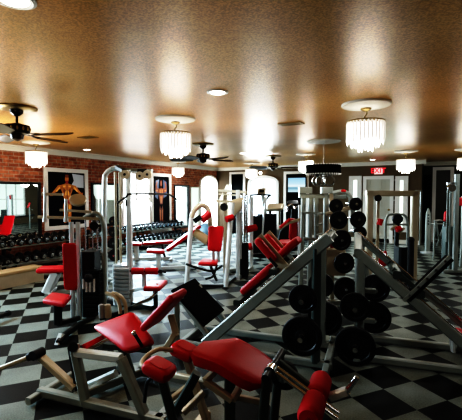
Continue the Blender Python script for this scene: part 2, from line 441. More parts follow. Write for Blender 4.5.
FIG1 = [('printed_sky', POSTW, [[(.58, .70), (.90, .68), (.90, .90), (.62, .92), (.66, .80)]]),
        ('printed_figure', SKIN, [arm, mir(arm), torso, legl, mir(legl), ell(.5, .83, .045, .06), [(.47, .74), (.53, .74), (.525, .80), (.475, .80)]]),
        ('printed_highlight_skin', SKINH, [[(.40,.72),(.47,.72),(.46,.69),(.41,.69)],mir([(.40,.72),(.47,.72),(.46,.69),(.41,.69)]),[(.445,.62),(.49,.64),(.49,.56),(.46,.55)],mir([(.445,.62),(.49,.64),(.49,.56),(.46,.55)]),[(.43,.40),(.47,.40),(.465,.24),(.43,.26)],mir([(.43,.40),(.47,.40),(.465,.24),(.43,.26)]),[(.25,.63),(.33,.70),(.35,.68),(.27,.61)],mir([(.25,.63),(.33,.70),(.35,.68),(.27,.61)])]),
        ('printed_shading', SKIND, [[(.495, .74), (.505, .74), (.51, .5), (.49, .5)], [(.42, .68), (.47, .64), (.44, .58), (.41, .62)], mir([(.42, .68), (.47, .64), (.44, .58), (.41, .62)]), [(.46, .9), (.54, .9), (.535, .85), (.465, .85)]]),
        ('printed_trunks', POSTR, [[(.43, .475), (.57, .475), (.55, .42), (.45, .42)], [(.46, .80), (.54, .80), (.52, .75), (.48, .75)]])]
poster(ly(43.5), ly(87.5), lz(65, 229), lz(65, 168.5), 'white-framed poster of bodybuilder seen from behind, arms spread', FIG1)
arm2 = [(.40, .68), (.30, .67), (.22, .70), (.23, .80), (.28, .86), (.33, .86), (.30, .79), (.33, .745), (.41, .745)]
FIG2 = [('printed_glow', POSTBL, [[(.20, .60), (.34, .56), (.40, .90), (.24, .88)], [(.62, .58), (.80, .62), (.78, .86), (.60, .90)]]),
        ('printed_figure', SKIND, [arm2, mir(arm2), torso, legl, mir(legl), ell(.5, .83, .04, .055)]),
        ('printed_highlight_skin', SKIN, [[(.41, .73), (.49, .73), (.48, .65), (.43, .66)], [(.51, .73), (.59, .73), (.57, .66), (.52, .65)], [(.25, .72), (.33, .72), (.31, .69), (.25, .70)], [(.67, .72), (.75, .72), (.75, .70), (.69, .69)],
          [(.45, .61), (.495, .61), (.495, .50), (.46, .50)], [(.505, .61), (.55, .61), (.54, .50), (.505, .50)], [(.44, .38), (.475, .38), (.47, .20), (.445, .22)], [(.525, .38), (.56, .38), (.555, .22), (.53, .20)]]),
        ('printed_trunks', POSTB, [[(.43, .475), (.57, .475), (.53, .41), (.47, .41)]])]
poster(ly(150.5), ly(170.5), lz(160, 232), lz(160, 173.5), 'white-framed poster of flexing bodybuilder beside the bright window', FIG2)

t = T('television', 'flat television with bright blue picture on black panel of the far wall', 'television', PF(fx(297), fz(297, 192), .03))
t.part('bezel', slab(G(), PF, fx(288), fx(307), fz(297, 193), fz(297, 177), .03, .09), DARK)
m, nt, b = new_mat('screen_picture')
tc = nt.nodes.new('ShaderNodeNewGeometry'); sp = nt.nodes.new('ShaderNodeSeparateXYZ'); mp = nt.nodes.new('ShaderNodeMapRange'); cr = nt.nodes.new('ShaderNodeValToRGB')
nt.links.new(tc.outputs['Position'], sp.inputs[0]); nt.links.new(sp.outputs['Z'], mp.inputs[0]); nt.links.new(mp.outputs[0], cr.inputs[0])
mp.inputs[1].default_value = fz(297, 192); mp.inputs[2].default_value = fz(297, 178)
els = cr.color_ramp.elements; els[0].color = (.55, .75, .85, 1); els[1].color = (.30, .52, .75, 1)
for pos, c in ((.3, (.12, .28, .38, 1)), (.42, (.75, .9, .95, 1)), (.6, (.45, .68, .85, 1))): x = els.new(pos); x.color = c
nt.links.new(cr.outputs[0], b.inputs['Emission Color']); b.inputs['Emission Strength'].default_value = 0.9; b.inputs['Base Color'].default_value = (.02, .02, .02, 1)
t.part('screen', slab(G(), PF, fx(289), fx(306), fz(297, 192), fz(297, 178), .09, .094), m)

# exit sign
c = PF(fx(378), fz(378, 174), 0)
t = T('exit_sign', 'small red EXIT sign above the pale door', 'exit sign', c)
t.part('housing', slab(G(), PF, fx(374), fx(382.2), fz(378, 174.2), fz(378, 168), 0, .05), SIGN)
cu = bpy.data.curves.new('exit_text', 'FONT'); cu.body = 'EXIT'; cu.align_x = 'CENTER'; cu.align_y = 'CENTER'; cu.size = .21; cu.extrude = .003; cu.offset = .002
cu.materials.append(REDL)
o = bpy.data.objects.new('tmp_text', cu); me_ = bpy.data.meshes.new_from_object(o); bpy.data.objects.remove(o); o = bpy.data.objects.new('lettering', me_); COL.objects.link(o); o.parent = t.e; o.location = V((0, -.054, (fz(378, 168) - fz(378, 174.2)) / 2)); o.rotation_euler = (PI / 2, 0, 0)
# emergency lamp on far wall
c = wf(261.5, 173, .0)
t = T('wall_lamp', 'small round white lamp on the brown wall above arched window', 'lamp', c)
t.part('bracket', G().cyl(c, c + V((0, -.05, 0)), .03), WFRAME); t.part('globe', G().sph(c + V((0, -.09, 0)), .05), LAMP)

# ------------------------------------------------------------------ ceiling fixtures
def make_chandelier(name, label, lit=True):
    t = T(name, label, 'chandelier', V((0, 0, 0)), 'crystal chandeliers'); z = V((0, 0, 0))
    t.part('medallion', G().lathe(z, -ZUP, [(.252, 0), (.252, .012), (.245, .022), (.20, .026), (.17, .036), (.10, .040), (.06, .046), (.0, .046)], 40), PLASTER)
    t.part('canopy', G().lathe(z, -ZUP, [(.055, .044), (.055, .06), (.03, .075), (.01, .08)]), BRASS)
    t.part('chain', G().tube([V((0, 0, -.07)), V((.012, 0, -.10)), V((-.012, 0, -.14)), V((.006, 0, -.175)), V((0, 0, -.20))], .007), BRASS)
    g = G()
    for zz, r in ((-.185, .185), (-.20, .13), (-.20, .07)):
        g.tube([V((r * math.cos(k * PI / 12), r * math.sin(k * PI / 12), zz)) for k in range(25)], .008, 6, 0)
    for k in range(4): a = k * PI / 4; g.cyl(V((.185 * math.cos(a), .185 * math.sin(a), -.188)), V((-.185 * math.cos(a), -.185 * math.sin(a), -.188)), .005, n=6)
    t.part('ring_frame', g, BRASS)
    def strands(r, n, z0, z1, w, jit):
        g = G()
        for k in range(n):
            a = 2 * PI * k / n; x, y = r * math.cos(a), r * math.sin(a); zb = z1 - random.random() * jit
            g.lathe(V((x, y, z0)), -ZUP, [(w * .5, 0), (w, .02), (w, (z0 - zb) * .8), (.001, z0 - zb)], 5)
        return g
    t.part('outer_crystal_strands', strands(.185, 30, -.19, -.40, .013, .05), CRYSC, kind='stuff')
    t.part('middle_crystal_strands', strands(.14, 22, -.20, -.43, .016, .05), CRYS, kind='stuff')
    t.part('inner_crystal_strands', strands(.075, 14, -.20, -.475, .018, .04), CRYS, kind='stuff')
    return t.e
ch0 = None
CHS = [(366, 104, 1.0, 0, 'large lit crystal chandelier nearest the exit door'),
       (175.5, 118.5, 1.0, 0, 'lit crystal chandelier hanging left of centre, between the two fans'),
       (36, 142, .95, 0, 'lit crystal chandelier hanging below the big fan by the brick wall'),
       (178, 161.5, .95, 0, 'small distant lit chandelier in front of the brick wall'),
       (406, 151, 1.0, 0, 'lit crystal chandelier at the end of the brown wall'),
       (306, 154, .92, 0, 'distant lit chandelier partly hidden behind the black drum lamp'),
       (251.5, 163, 1.0, 0, 'small distant lit chandelier beside the arched far window'),
       (468, 149, 1.0, 0, 'lit chandelier cut by the edge of the dark olive wall')]
def light_at(loc, p, col=(1, .98, .95), r=.17):
    l = bpy.data.lights.new('chandelier_glow', 'POINT'); l.energy = p; l.color = col; l.shadow_soft_size = r
    o = bpy.data.objects.new('chandelier_glow', l); COL.objects.link(o); o.location = loc
for i, (px, py, sc, rz, lab) in enumerate(CHS):
    p = ceil(px, py)
    if ch0 is None: ch0 = make_chandelier('crystal_chandelier', lab); ch0.location = p; ch0.scale = (sc,) * 3
    else: dup(ch0, p, i * .7, lab, 'crystal chandeliers', sc)
    light_at(p + V((0, 0, -.52 * sc)), 15)
# black drum pendant
p = ceil(323.5, 141)
t = T('drum_pendant', 'black drum pendant lamp with crystal trim and rings hanging from white medallion', 'pendant lamp', p)
t.part('medallion', G().lathe(p, -ZUP, [(.30, 0), (.30, .012), (.29, .022), (.22, .026), (.10, .04), (0, .046)], 40), PLASTER)
d = (p - CAMP).dot(F2); zt = at(323, 165, d).z; zb = at(323, 174, d).z; zm = at(323, 185.5, d).z
t.part('chain', G().tube([p - ZUP * .04, V((p.x + .012, p.y, (p.z + zt) / 2)), V((p.x, p.y, zt))], .009), CHROME)
hw = 17 / FPX * d
t.part('drum_shade', G().lathe(V((p.x, p.y, zb)), ZUP, [(hw, 0), (hw, zt - zb), (hw - .01, zt - zb), (hw - .012, 0)], 40), BLK)
g = G()
for zz in (zt, zb):
    for k in range(40): a = 2 * PI * k / 40; g.sph(V((p.x + hw * math.cos(a), p.y + hw * math.sin(a), zz)), .011, n=6)
t.part('crystal_beads', g, CRYSC, kind='stuff')
g = G()
for k, (a, r) in enumerate(((0.6, .09), (2.2, .09), (4.0, .09))):
    c = V((p.x + .12 * math.cos(a), p.y + .12 * math.sin(a), zm + .09)); 
    g.tube([c + R2 * (r * math.cos(j * PI / 12)) + ZUP * (r * math.sin(j * PI / 12)) for j in range(25)], .012, 6, 0)
g.cyl(V((p.x, p.y, zt)), V((p.x, p.y, zm + .08)), .01)
t.part('hanging_rings', g, CHROME)

def downlight(px, py, lab, first=[None]):
    p = ceil(px, py)
    if first[0] is None:
        t = T('recessed_downlight', lab, 'ceiling light', V((0, 0, 0)), 'recessed ceiling lights')
        t.part('trim_ring', G().lathe(V((0, 0, 0)), -ZUP, [(.10, 0), (.10, .006), (.085, .012), (.075, .006)], 32), WFRAME)
        t.part('lens', G().lathe(V((0, 0, 0)), -ZUP, [(.075, .001), (.06, .012), (0, .016)], 32), LAMP)
        first[0] = t.e; t.e.location = p
    else: dup(first[0], p, 0, lab)
for px, py, lab in ((217.5, 92, 'bright recessed downlight in the middle of the ceiling'), (14, -1, 'recessed downlight cut by the top corner of the ceiling'), (87, 149.5, 'recessed downlight close to the brick wall crown moulding'),
                    (243.5, 153, 'small distant recessed downlight right of the far fan'), (372.5, 159.5, 'small recessed downlight in front of the exit sign')): downlight(px, py, lab)
def make_fan(lab):
    t = T('ceiling_fan', lab, 'ceiling fan', V((0, 0, 0)), 'dark ceiling fans'); o = V((0, 0, 0))
    t.part('medallion', G().lathe(o, -ZUP, [(.21, 0), (.21, .012), (.19, .022), (.12, .03), (0, .034)], 36), BRASS)
    t.part('canopy', G().lathe(o, -ZUP, [(.07, .03), (.065, .06), (.03, .09), (.012, .10)]), BRONZE)
    t.part('down_rod', G().cyl(V((0, 0, -.08)), V((0, 0, -.19)), .014), BRONZE)
    mo = t.part('motor', G().lathe(o, -ZUP, [(.03, .17), (.07, .185), (.125, .195), (.13, .205), (.13, .27), (.12, .285), (.07, .30), (.06, .345), (.02, .365), (0, .37)], 28), BRONZE)
    g = G()
    for k in range(14): a = 2 * PI * k / 14; c = V((.128 * math.cos(a), .128 * math.sin(a), -.237)); g.sph(c, .02, .6, .6, 1.3, n=8)
    t.part('motor_ornament', g, BRASS, mo, kind='stuff')
    for k in range(5):
        a = 2 * PI * k / 5; d = V((math.cos(a), math.sin(a), 0)); s = V((-math.sin(a), math.cos(a), 0))
        g = G(); z = -.295; tilt = .022
        g.loft([[d * r + s * w + ZUP * (z + tilt * w / .07), d * r - s * w + ZUP * (z - tilt * w / .07), d * r - s * w + ZUP * (z - .008 - tilt * w / .07), d * r + s * w + ZUP * (z - .008 + tilt * w / .07)] for r, w in ((.20, .05), (.24, .062), (.55, .072), (.62, .06), (.65, .03))])
        bl = t.part('blade', g, BLADE)
        g = G(); g.beam(d * .09 + ZUP * -.285, d * .27 + ZUP * -.292, .03, .008); t.part('blade_iron', g, BRONZE, bl)
    return t.e
fan0 = make_fan('large dark ceiling fan nearest the brick wall, in front of a chandelier'); fan0.location = ceil(16.5, 107.5)
fan0.rotation_euler = (0, 0, YAW - math.radians(8))
dup(fan0, ceil(203, 144), YAW + .5, 'dark ceiling fan above the arched brick wall window')
dup(fan0, ceil(273, 156), YAW + 1.0, 'small distant ceiling fan in front of the far arched window')
def vent(px, py, lab):
    p = ceil(px, py); t = T('ceiling_vent', lab, 'air vent', p, 'ceiling vents'); w, l = .09, .16
    P = lambda a, b, o: p + V((a, b, -o - .001))
    g = G()
    for (a0, a1, b0, b1) in ((-l, l, w - .02, w), (-l, l, -w, -w + .02), (-l, -l + .02, -w + .02, w - .02), (l - .02, l, -w + .02, w - .02)): g.box(P(a0, b0, .012), P(a1, b1, 0))
    t.part('frame', g, BRASS)
    t.part('backing', G().box(P(-l + .01, -w + .01, .003), P(l - .01, w - .01, 0)), BLK)
    g = G()
    for k in range(6): b = -w + .03 + k * .024; g.box(P(-l + .02, b, .010), P(l - .02, b + .012, .004))
    t.part('louvre', g, BRASS)
vent(291, 123.5, 'dark ceiling vent in the middle of the bronze ceiling'); vent(88, 137, 'ceiling vent near the brick wall')
for px, py, lab in ((453, 162.0, None),):
    pass

# ------------------------------------------------------------------ weight plates (thing + hub), axis along local y
def make_plate():
    t = T('weight_plate', 'x', 'weight plate', V((0, 0, 0))); o = V((0, 0, 0))
    t.part('disc', G().lathe(o, V((0, 1, 0)), [(.12, -.5 * .22 / 1), (.12, -.11), (.30, -.11), (.32, -.07), (.72, -.07), (.78, -.13), (.96, -.13), (1, -.10), (1, .10), (.96, .13), (.78, .13), (.72, .07), (.32, .07), (.30, .11), (.12, .11)], 40), IRON)
    t.part('hub', G().lathe(o, V((0, 1, 0)), [(.09, -.14), (.14, -.14), (.14, .14), (.09, .14)], 20), CHROME)
    return t.e
plate0 = make_plate(); plate_first = [True]
def plate(p, ang, r, lab, group='black weight plates stored on the machines', flat=False):
    rot = (PI / 2, 0, 0) if flat else (0, 0, ang)
    if plate_first[0]:
        plate_first[0] = False; e = plate0; e.location = p; e.rotation_euler = rot; e.scale = (r,) * 3; e['label'] = lab
        if group: e['group'] = group
        return e
    return dup(plate0, p, 0, lab, group, r, rot)

# ------------------------------------------------------------------ hack squat machine (grey rails rising right, black foot board)
h = Fr(-.565, 3.6, -20)
t = T('hack_squat_machine', 'grey hack squat machine with black foot board and red pads on slanted rails', 'gym machine', h.q(.75, .25, 0))
def rl(s): return .09 + (s - .35) * .93
g = G()
for w in (.03, .47): g.beam(h.q(.05, w, .04), h.q(1.5, w, .04), .06, .06)
g.beam(h.q(.08, -.03, .04), h.q(.08, .53, .04), .06); g.beam(h.q(1.46, -.15, .04), h.q(1.46, .65, .04), .06)
t.part('base_frame', g, STEEL)
for w in (.03, .47):
    ra = t.part('rail', G().beam(h.q(.33, w, rl(.33)), h.q(1.47, w, rl(1.47)), .07, .10), STEEL)
    t.part('guide_rod', G().cyl(h.q(.40, w + (.055 if w < .2 else -.055), rl(.40) + .06), h.q(1.45, w + (.055 if w < .2 else -.055), rl(1.45) + .06), .008), CHROME, ra)
    t.part('upright', G().beam(h.q(1.36, w, .05), h.q(1.36, w, rl(1.36)), .07), STEEL if w > .2 else DGREY)
    t.part('foot_board_strut', G().beam(h.q(.03, w, .05), h.q(.03, w, .5), .05).beam(h.q(.05, w, .50), h.q(.40, w, .10), .05), STEEL)
t.part('cross_bar', G().beam(h.q(1.45, .0, rl(1.45)), h.q(1.45, .5, rl(1.45)), .06), STEEL)
t.part('foot_board', G().pad(h.q(0, 0, .571), h.q(.346, 0, .259), h.q(.346, .5, .259), h.q(0, .5, .571), .03, .2), BLK)
dv = V((.734, 0, .68)); nv = (-.68, .734)
def car(s, w, up=0.0): return h.q(s - .68 * up, w, rl(s) + .734 * up)
g = G(); 
for s in (.72, 1.05): g.beam(car(s, .0, .09), car(s, .5, .09), .07, .05)
g.beam(car(.68, .25, .10), car(1.16, .25, .10), .16, .05)
ca = t.part('carriage', g, DGREY)
t.part('back_pad', G().pad(car(.75, .10, .17), car(1.04, .10, .17), car(1.04, .40, .17), car(.75, .40, .17), .07, .35, .03), RED)
for w0, w1 in ((.05, .17), (.36, .48)):
    t.part('shoulder_pad', G().pad(car(1.07, w0, .15), car(1.07, w0, .41), car(1.07, w1, .41), car(1.07, w1, .15), .07, .35, .03), RED)
    t.part('shoulder_pad_bracket', G().beam(car(1.10, (w0 + w1) / 2, .05), car(1.10, (w0 + w1) / 2, .42), .11, .025, h.b), TAN)
t.part('head_pad', G().pad(car(1.08, .20, .20), car(1.28, .20, .20), car(1.28, .40, .20), car(1.08, .40, .20), .07, .35, .03), RED)
for w in (-.02, .52): t.part('handle', G().tube([car(1.10, w, .10), car(1.10, w, .20)], .014), RUB)
horns = [((302, 336), -.10, 'large black plate standing lowest on the hack squat near post', .165), ((303, 299), -.08, 'small black plate high on the hack squat near post', .118)]
for (pp, w, lab, r) in horns:
    c = h.p(*pp, w); s0 = (c - h.o).dot(h.a)
    t.part('weight_horn', G().cyl(h.q(s0, .06, c.z), h.q(s0, w - .10, c.z), .022), CHROME); t.part('horn_arm', G().beam(h.q(s0, .03, c.z), h.q(1.36, .03, c.z), .05), DGREY)
    plate(c, h.ang, r, lab)
for (pp, w, lab, r) in (((325, 318), .60, 'large black plate on the far lower horn of the hack squat', .165), ((321, 285), .60, 'medium black plate on the far upper horn of the hack squat', .125)):
    c = h.p(*pp, w); s0 = (c - h.o).dot(h.a)
    t.part('weight_horn', G().cyl(h.q(s0, .45, c.z), h.q(s0, w + .08, c.z), .022), CHROME); t.part('horn_arm', G().beam(h.q(s0, .47, c.z), h.q(1.36, .47, c.z), .05), DGREY)
    plate(c, h.ang, r, lab)

# ------------------------------------------------------------------ leg press (rails falling to the right)
f = Fr(1.17, 3.28, -18)
t = T('leg_press_machine', 'grey leg press with black tilted foot plate and rails falling to red seat', 'gym machine', f.q(.5, .25, 0))
def rp(s): return .973 - (s + .06) * .853
g = G()
for w in (.0, .5): g.beam(f.q(-.1, w, .04), f.q(1.35, w, .04), .06, .06)
g.beam(f.q(-.05, -.12, .04), f.q(-.05, .62, .04), .06); g.beam(f.q(1.3, -.02, .04), f.q(1.3, .52, .04), .06)
t.part('base_frame', g, STEEL)
for w in (.03, .47):
    up_ = .0 if w < .2 else .10
    ra = t.part('rail', G().beam(f.q(-.07, w, rp(-.07) + up_), f.q(.92, w, rp(.92) + up_), .065 if w < .2 else .05, .085 if w < .2 else .05), STEEL)
    k = .06 if w < .2 else -.06
    t.part('guide_rod', G().cyl(f.q(-.05, w + k, rp(-.05) + .05 + up_), f.q(.86, w + k, rp(.86) + .05 + up_), .013), CHROME, ra)
    t.part('upright', G().beam(f.q(-.03, w, .05), f.q(-.03, w, rp(-.03) - .02 + up_), .07), STEEL)
    t.part('seat_post', G().beam(f.q(.86, w, .05), f.q(.86, w, rp(.86)), .06), STEEL)
t.part('cross_bar', G().beam(f.q(-.05, .0, rp(-.05) + .01), f.q(-.05, .5, rp(-.05) + .11), .07), STEEL)
def sl(s, w, up): return f.q(s + .649 * up, w, rp(s) + .761 * up)
g = G(); g.beam(sl(.22, .0, .08), sl(.22, .5, .08), .07); g.beam(sl(.40, .0, .08), sl(.40, .5, .08), .07)
for w in (.06, .44): g.beam(sl(.18, w, .09), sl(.42, w, .09), .04)
t.part('sled', g, DGREY)
t.part('foot_plate', G().pad(sl(.36, -.02, .47), sl(.36, .15, .47), sl(.36, .15, -.02), sl(.36, -.02, -.02), .035, .25), BLK)
for w in (-.025,): t.part('plate_edge', G().beam(sl(.352, w, .48), sl(.352, w, -.05), .012, .03), STEEL)
g = G()
for k in range(5):
    t.part('bolt', G().cyl(sl(.352, -.03, .02 + k * .10), sl(.352, -.03, .02 + k * .10) - f.b * .012, .010), CHROME)
t.part('seat', G().pad(f.q(.80, .08, .27), f.q(1.10, .08, .21), f.q(1.10, .42, .21), f.q(.80, .42, .27), .07, .35, .04), RED)
t.part('back_pad', G().pad(f.q(1.12, .08, .22), f.q(1.50, .08, .62), f.q(1.50, .42, .62), f.q(1.12, .42, .22), .07, .35, .04), RED)
t.part('back_support', G().beam(f.q(1.28, .25, .05), f.q(1.32, .25, .40), .06), STEEL)
t.part('seat_guard', G().beam(f.p(451, 333, .03), f.p(453, 352, .03), .02, .05), WHITE)
for (pp, w, lab, r, w2) in (((355, 307), -.10, 'small black plate on the upper near horn of the leg press', .125, .03), ((355, 346), -.10, 'large black plate on the lowest near horn of the leg press', .17, .03),
                       ((374, 317), .60, 'large black plate on the far lower horn of the leg press', .165, .47), ((375, 288), .60, 'medium black plate on the far upper horn of the leg press', .14, .47)):
    c = f.p(*pp, w); s0 = (c - f.o).dot(f.a); e = -.10 if w < 0 else .10
    t.part('weight_horn', G().cyl(f.q(s0, w2, c.z), f.q(s0, w + e, c.z), .022), CHROME); t.part('horn_arm', G().beam(f.q(s0, w2, c.z), f.q(-.03, w2, c.z), .05), STEEL)
    plate(c, f.ang, r, lab)

# ------------------------------------------------------------------ lying leg curl in the foreground
k = Fr(-.07, 1.90, -22)
t = T('leg_curl_machine', 'foreground leg curl machine with peaked red pad and two red foam rollers', 'gym machine', k.q(.1, .17, 0))
W = .35
A0 = k.p(217, 366, 0); L1 = k.p(190, 357, 0); R1 = k.p(258, 392, 0)
def far(p, w=W): return p + k.b * w
g = G(); n = 7
# peaked cushion lofted along its length
path = []
for i in range(n): path.append(L1.lerp(A0, i / (n - 1)))
for i in range(1, n): path.append(A0.lerp(R1, i / (n - 1)))
sm = [path[0]] + [(path[i - 1] + path[i] * 4 + path[i + 1]) / 6 for i in range(1, len(path) - 1)] + [path[-1]]
rings = []
N_ = len(sm)
for i, p in enumerate(sm):
    tt = i / (N_ - 1); endr = min(1.0, math.sin(PI * min(1, max(0.0, (tt if tt < .5 else 1 - tt) / .10)) / 2)) if True else 1
    d = (sm[min(i + 1, N_ - 1)] - sm[max(i - 1, 0)]).normalized(); nn = k.b.cross(d).normalized()
    if nn.z < 0: nn = -nn
    th = .085 * (0.45 + .55 * endr); wv = W * (1.0 - .0 * tt); taper = .50 + .5 * min(1, tt / .42)
    ring = []; M = 20
    for j in range(M):
        a = 2 * PI * j / M; cx, cy = math.cos(a), math.sin(a); e = .45
        x = math.copysign(abs(cx) ** e, cx) * wv / 2 * taper * (.93 + .07 * endr); y = math.copysign(abs(cy) ** e, cy) * th / 2
        if tt > .80: x *= 1 - (tt - .80) * .9
        ring.append(p + k.b * (W / 2 * taper + x) + nn * (y - th * .5 + .03))
    rings.append(ring)
g.loft(rings)
t.part('bench_pad', g, RED)
# near and far uprights, pivot and lever
pv = k.p(271, 370, .10)
ps = (pv - k.o).dot(k.a)
for w in (.04, .30): t.part('upright', G().beam(k.q(ps - .05, w, .05), k.q(ps - .005, w, pv.z), .045, .04), DGREY)
t.part('pivot', G().cyl(k.q(ps, .0, pv.z), k.q(ps, .34, pv.z), .020), DARK)
pu = t.part('pivot_collar', G().cyl(k.q(ps, .07, pv.z), k.q(ps, .12, pv.z), .030), CHROME)
dc = k.p(284, 375, .26)
t.part('cam_disc', G().lathe(dc, k.b, [(.02, -.015), (.075, -.015), (.08, -.01), (.08, .01), (.075, .015), (.02, .015)], 28), RUB)
t.part('cam_hub', G().lathe(dc - k.b * .015, -k.b, [(.035, 0), (.03, .02), (.0, .022)], 16), CHROME)
ro = k.p(316, 397, .17); rs = (ro - k.o).dot(k.a)
e2 = k.p(338, 417, .12); es = (e2 - k.o).dot(k.a)
g = G()
for w in (.11, .16): g.cyl(k.q(ps, w, pv.z), k.q(es, w, e2.z), .010)
t.part('lever_rod', g, CHROME)
t.part('lever_arm', G().beam(k.q(ps, .22, pv.z - .01), k.q(rs + .02, .22, ro.z - .03), .035, .05), DGREY)
t.part('roller_axle', G().cyl(k.q(rs, -.06, ro.z), k.q(rs, .42, ro.z), .012), CHROME)
for w0, w1 in ((-.04, .15), (.17, .37)):
    c0 = k.q(rs, w0, ro.z); Lr = w1 - w0
    t.part('roller_pad', G().lathe(c0, k.b, [(.018, -.001), (.045, 0), (.055, .012), (.058, .03), (.058, Lr - .03), (.055, Lr - .012), (.045, Lr), (.018, Lr + .001)], 28), REDF)
ho = k.p(330, 397, .25); h1 = k.p(347, 391, .25); h2 = k.p(357, 377, .25)
t.part('lever_foot', G().beam(ho, h1, .045, .04), WHITE); t.part('weight_peg', G().cyl(h1, h1 + (h2 - h1) * 1.0, .014).cyl(h1 - (h2 - h1) * .15, h1, .022), CHROME)
# head end: elbow pads and struts
E1 = k.p(161, 367, .0); E2 = k.p(186, 349, .34)
for E, lab in ((E1, 'near'), (E2, 'far')):
    a = k.a; b = k.b; u = (a * .96 - ZUP * .28).normalized(); l, wd = .085, .07
    t.part('elbow_pad', G().pad(E - u * l - b * wd + ZUP * .025, E + u * l - b * wd + ZUP * .025, E + u * l + b * wd + ZUP * .025, E - u * l + b * wd + ZUP * .025, .08, .42, .04, crown=.002), RED)
es1 = (E1 - k.o).dot(k.a)
t.part('elbow_pad_post', G().beam(E1 - ZUP * .05, k.q(es1 + .10, .05, .05), .045), DGREY); t.part('elbow_pad_post', G().beam(E2 - ZUP * .05, k.q(es1 + .12, .34, .05), .045), TAN)
t.part('elbow_bar', G().tube([E1 - ZUP * .05 - k.a * .06, E1 - k.a * .16 + k.b * .05 - ZUP * .02, E1 - k.a * .14 + k.b * .2, E2 - k.a * .02 - ZUP * .03], .014), TAN)
t.part('grip', G().tube([E1 - ZUP * .06 - k.a * .03, E1 - ZUP * .10 - k.a * .09, E1 - ZUP * .22 - k.a * .11], .010), RUB)
g = G()
g.beam(k.p(205, 381, .06), k.p(232, 400, .06), .035); g.beam(k.p(205, 381, .06), k.p(214, 372, .12), .035); g.beam(k.p(232, 400, .06), k.p(239, 389, .12), .035)
t.part('pad_bracket', g, TAN)
t.part('brace', G().beam(k.p(174, 375, .25), k.p(196, 379, .2), .03), TAN); t.part('brace', G().beam(k.p(237, 397, .2), k.p(262, 402, .2), .03), TAN)
t.part('main_strut', G().beam(k.p(197, 373, .15), k.p(168, 425, .10), .05), DGREY)
g = G(); g.beam(k.q(-.30, .17, .04), k.q(.55, .17, .04), .06); g.beam(k.q(-.28, -.1, .04), k.q(-.28, .45, .04), .06); g.beam(k.q(.5, -.1, .04), k.q(.5, .45, .04), .06)
t.part('base_frame', g, TAN)
t.part('floor_brace', G().beam(k.p(183, 413, .2), k.p(204, 392, .3), .035), TAN); t.part('floor_brace', G().beam(k.p(165, 404, .3), k.p(188, 386, .45), .035), TAN)
t.part('centre_column', G().beam(k.q(0, .17, .05), k.q(0, .17, A0.z - .06), .06), DGREY)

# ------------------------------------------------------------------ plate loaded seated machine at left foreground
l = Fr(-1.40, 2.69, -20)
t = T('seated_lever_machine', 'plate loaded seated machine with broad red seat, red back pad and long lever', 'gym machine', l.q(.5, .25, 0))
g = G(); g.beam(l.q(0, 0, .05), l.q(1.05, 0, .05), .06); g.beam(l.q(.02, -.12, .04), l.q(.02, .30, .04), .05)
g.beam(l.q(.30, .02, .05), l.q(.52, .52, .05), .06); g.beam(l.q(.3, .52, .05), l.q(1.1, .52, .05), .06); g.beam(l.q(1.0, -.02, .05), l.q(1.0, .56, .05), .06)
t.part('base_frame', g, STEEL)
pA = l.p(74, 345, 0); pB = l.p(86, 404, 0); pC = l.p(121, 358, 0); pD = l.p(146, 418, 0)
t.part('front_upright', G().beam(pB, pA, .06, .06), STEEL); t.part('top_beam', G().beam(l.p(73, 352, 0), pC, .06, .05), WHITE)
t.part('rear_leg', G().beam(pC, pD, .06), STEEL)
t.part('pull_rod', G().cyl(l.p(69, 347, .06), l.p(77, 392, .06), .012), RUB)
t.part('pivot', G().cyl(l.p(73, 347, -.04), l.p(73, 347, .12), .032), DARK)
lv = t.part('lever_arm', G().beam(l.p(39, 355, .05), l.p(75, 388, .05), .055, .05), TAN)
hb = l.p(37, 354, .02)
t.part('lever_hub', G().cyl(hb - l.b * .04, hb + l.b * .05, .035), RUB, lv)
t.part('weight_horn', G().cyl(hb, l.p(-6, 371, -.1), .018), TAN); t.part('horn_stop', G().cyl(l.p(31, 356, .01), l.p(28, 357.5, .0), .03), RUB)
# seat
sN = .22
S = [l.p(90.5, 326, .40), l.p(124, 352, .22), l.p(153, 341, .30), l.p(132, 309.5, .46)]
t.part('seat', G().pad(S[0], S[1], S[2], S[3], .07, .38, .05, crown=.012), RED)
b0 = l.p(142, 334, .24); b1 = l.p(174, 300, .24)
t.part('back_pad', G().pad(b0, b0 + l.b * .24, b1 + l.b * .24, b1, .055, .4, .03), RED)
t.part('seat_post', G().beam((S[0] + S[2]) / 2 - ZUP * .06, l.q(.52, .40, .05), .06), DGREY); t.part('seat_rail', G().beam(l.p(105, 345, .3), l.p(150, 349, .32), .05), DGREY)
t.part('back_post', G().beams([l.p(171, 315, .34), l.p(176, 333, .34), l.p(165, 350, .34)], .045), TAN)
t.part('adjust_knob', G().sph(l.p(134, 333, .18), .018), CHROME); t.part('adjust_pin', G().cyl(l.p(134, 333, .18), l.p(142, 346, .24), .012), RUB)
t.part('knee_pad', G().pad(l.p(81, 346, .15), l.p(104, 335, .45), l.p(106, 338, .45), l.p(84, 351, .15), .03, .4), RED)
t.part('knee_pad_rail', G().beam(l.p(82, 352, .15), l.p(107, 340, .45), .025), TAN)
g = G()
for dx in (0, 6): g.tube([at(106 + dx, 293, 3.45), at(114 + dx, 296, 3.42), at(119 + dx, 303, 3.4), at(120.5 + dx, 314, 3.38)], .018)
t.part('curved_handle', g, TAN)
for px, m in ((101.5, GRIP), (107.5, TAN)):
    c0 = at(px, 304, 3.35); c1 = at(px + 1, 319, 3.35); t.part('hand_roller', G().lathe(c0, c1 - c0, [(.012, 0), (.026, .006), (.03, .02), (.03, .11), (.026, .125), (.012, .13)], 16), m)
t.part('handle_bar', G().beam(at(100, 318, 3.4), at(124, 312, 3.42), .04), DARK)
t.part('cross_brace', G().beam(l.p(87, 386, .2), l.p(116, 373, .25), .05), WHITE)

